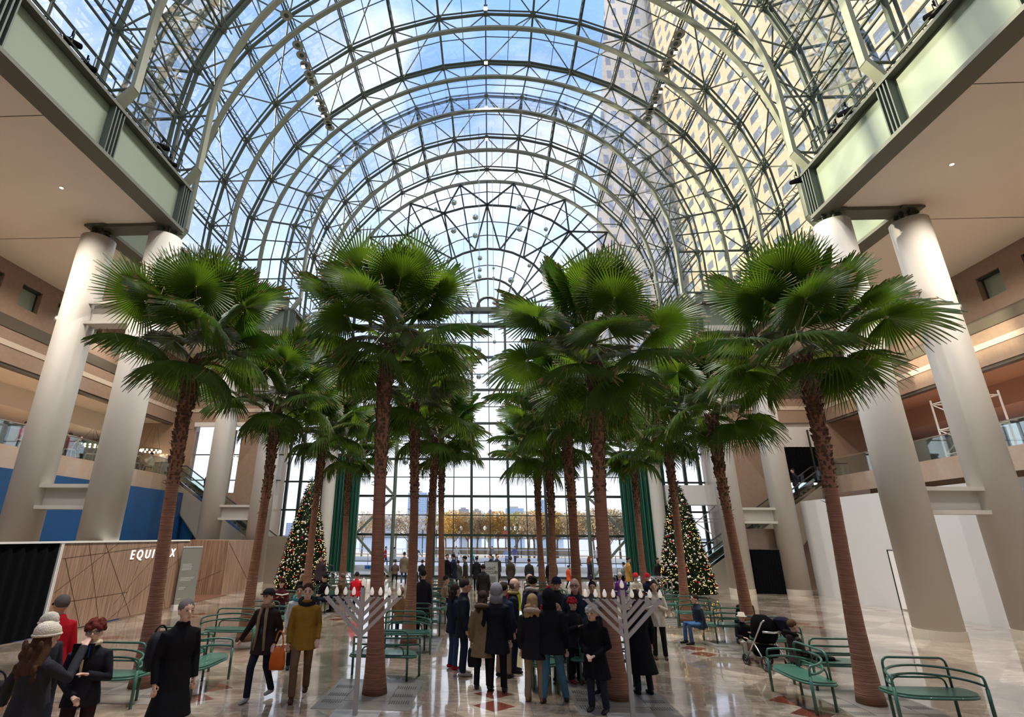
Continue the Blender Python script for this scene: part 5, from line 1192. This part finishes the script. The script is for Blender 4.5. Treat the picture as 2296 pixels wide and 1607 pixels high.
t=thing('office_tower','sunlit stone and lattice office tower seen through the right side of the roof','building',(0,0,0))
ml=lattice_mat('white_lattice',(.85,.83,.8),(.35,.42,.6),1.7,2.5,.5); ms_=lattice_mat('granite_windows',(.42,.345,.25),(.08,.10,.15),1.9,2.2,.5)
face([(12,58,20),(23.2,58,20),(25.2,58,115),(22,58,115)],ml,'lattice_face',t,1,1)
face([(25.2,58,115),(23.2,58,20),(30,-30,20),(34,-30,115)],ms_,'stone_face',t,1,1)
face([(12,58,20),(22,58,115),(60,120,115),(60,120,20)],ms_,'rear_face',t,1,1)
q=MB(); q.box(23.3,-30,-.3,60,56,24); 
face([(23.3,-30,0),(23.3,56,0),(23.3,56,24),(23.3,-30,24)][::-1],ms_,'podium_face',t,1,1) if False else None
m_tw=lattice_mat('left_tower_stone',(.42,.36,.3),(.10,.16,.17),3,3.4,.7)
t=thing('office_tower','granite office tower with square windows seen through the upper left of the roof','building',(0,0,0))
MB().box(-90,-40,-.3,-60,80,39.3).build('sun_block_wing',m_pave,t)  # added mass, mostly out of view, sized to cut off low sun
for pts in ([(-34,-40,12),(-34,14,12),(-34,14,70),(-34,-40,70)],[(-34,14,12),(-70,14,12),(-70,14,70),(-34,14,70)]): face(pts,m_tw,'facade',t,1,1)
# ============================================================ light
KF,KD,KG=5400,560,300
w=bpy.data.worlds.new('sky'); scn.world=w; w.use_nodes=True; nt=w.node_tree; L=nt.links.new; bg=nt.nodes['Background']
tc=node(nt,'ShaderNodeTexCoord'); sp=node(nt,'ShaderNodeSeparateXYZ'); L(tc.outputs['Generated'],sp.inputs[0])
cr=node(nt,'ShaderNodeValToRGB'); L(sp.outputs[2],cr.inputs[0]); e=cr.color_ramp.elements; e[0].position=0; e[0].color=(.80,.79,.86,1); e[1].position=.95; e[1].color=(.16,.33,.80,1); k=e.new(.35); k.color=(.60,.68,.9,1); k=e.new(.7); k.color=(.29,.46,.86,1)
mp=node(nt,'ShaderNodeMapping'); mp.inputs['Scale'].default_value=(1.2,1.6,2.2); mp.inputs['Location'].default_value=(.3,.2,.6); L(tc.outputs['Generated'],mp.inputs[0])
nz=node(nt,'ShaderNodeTexNoise'); nz.inputs['Scale'].default_value=2.3; nz.inputs['Detail'].default_value=7; nz.inputs['Roughness'].default_value=.55; nz.inputs['Distortion'].default_value=.4; L(mp.outputs[0],nz.inputs[0])
c2=node(nt,'ShaderNodeValToRGB'); L(nz.outputs[0],c2.inputs[0]); c2.color_ramp.elements[0].position=.44; c2.color_ramp.elements[1].position=.60; c2.color_ramp.elements[1].color=(.9,.9,.9,1)
mx=node(nt,'ShaderNodeMix',data_type='RGBA'); L(c2.outputs[0],mx.inputs[0]); L(cr.outputs[0],mx.inputs[6]); mx.inputs[7].default_value=(.80,.81,.86,1)
L(mx.outputs[2],bg.inputs[0]); bg.inputs[1].default_value=.9
def sun(name,el,az,st,c,ang):
    d=bpy.data.lights.new(name,'SUN'); d.energy=st; d.color=c; d.angle=R(ang); o=bpy.data.objects.new(name,d); col.objects.link(o)
    v=Vector((math.cos(R(el))*math.sin(R(az)),math.cos(R(el))*math.cos(R(az)),math.sin(R(el)))); o.rotation_euler=v.to_track_quat('Z','Y').to_euler()
sun('sun',19,-75,5.0,(1,.86,.60),1.2)
def spot(name,loc,tgt,en,c,size,blend,rad):
    d=bpy.data.lights.new(name,'SPOT'); d.energy=en; d.color=c; d.spot_size=R(size); d.spot_blend=blend; d.shadow_soft_size=rad; o=bpy.data.objects.new(name,d); col.objects.link(o); o.location=loc
    o.rotation_euler=(Vector(loc)-Vector(tgt)).to_track_quat('Z','Y').to_euler()
for s in(-1,1):
    for x,y in((15.3,10.2),(18.6,10.8),(15.4,14.8),(18.8,15.5),(18.6,20.5),(19.8,26),(18.2,30.5)): spot('downlight_lamp',(s*x,y,14.4),(s*x,y,0),KD,(1,.9,.78),150,.8,.08)
    for y in(8,14,20,26): spot('gallery_fill_lamp',(s*24,y,8.8),(s*24,y,6),KG,(1,.8,.6),160,.8,.2)  # gallery spots have no fixture, added to lift the brightness there
for y in(7.0,11.2,15.3,19.7,23.8,27.8,32.0):  # crown floodlights and their fixtures are added to brighten the hall
    z=34.6 if 18<y<30 else 31.6
    t=thing('floodlight','added fill floodlight under the crown of the roof, %s from the camera'%ORD[int((y-6)/4.15)],'floodlight',(0,y,z),0,'added fill lights under the crown'); MB().box(-.12,-.12,.06,.12,.12,.25).build('body',m_post,t); MB().beam((0,0,.2),(0,0,.8),.04).build('yoke',m_post,t); MB().box(-.11,-.11,.04,.11,.11,.06).build('lamp',m_glow,t)
    spot('crown_fill_lamp',(0,y,z),(0,y-.5,0),KF,(1,.96,.9),100,.7,.1)
vs=scn.view_settings; vs.view_transform='Standard'; vs.look='None'; vs.gamma=1; vs.exposure=1.0; vs.use_curve_mapping=False
cy=scn.cycles; cy.max_bounces=7; cy.diffuse_bounces=4; cy.glossy_bounces=3; cy.transparent_max_bounces=14; cy.transmission_bounces=4; cy.caustics_reflective=False; cy.caustics_refractive=False
cy.sample_clamp_indirect=6; cy.use_denoising=True; cy.use_adaptive_sampling=True; cy.adaptive_threshold=.03
# empties must not be hidden under meshes: drop temp data
for m_ in list(bpy.data.meshes):
    if m_.users==0: bpy.data.meshes.remove(m_)
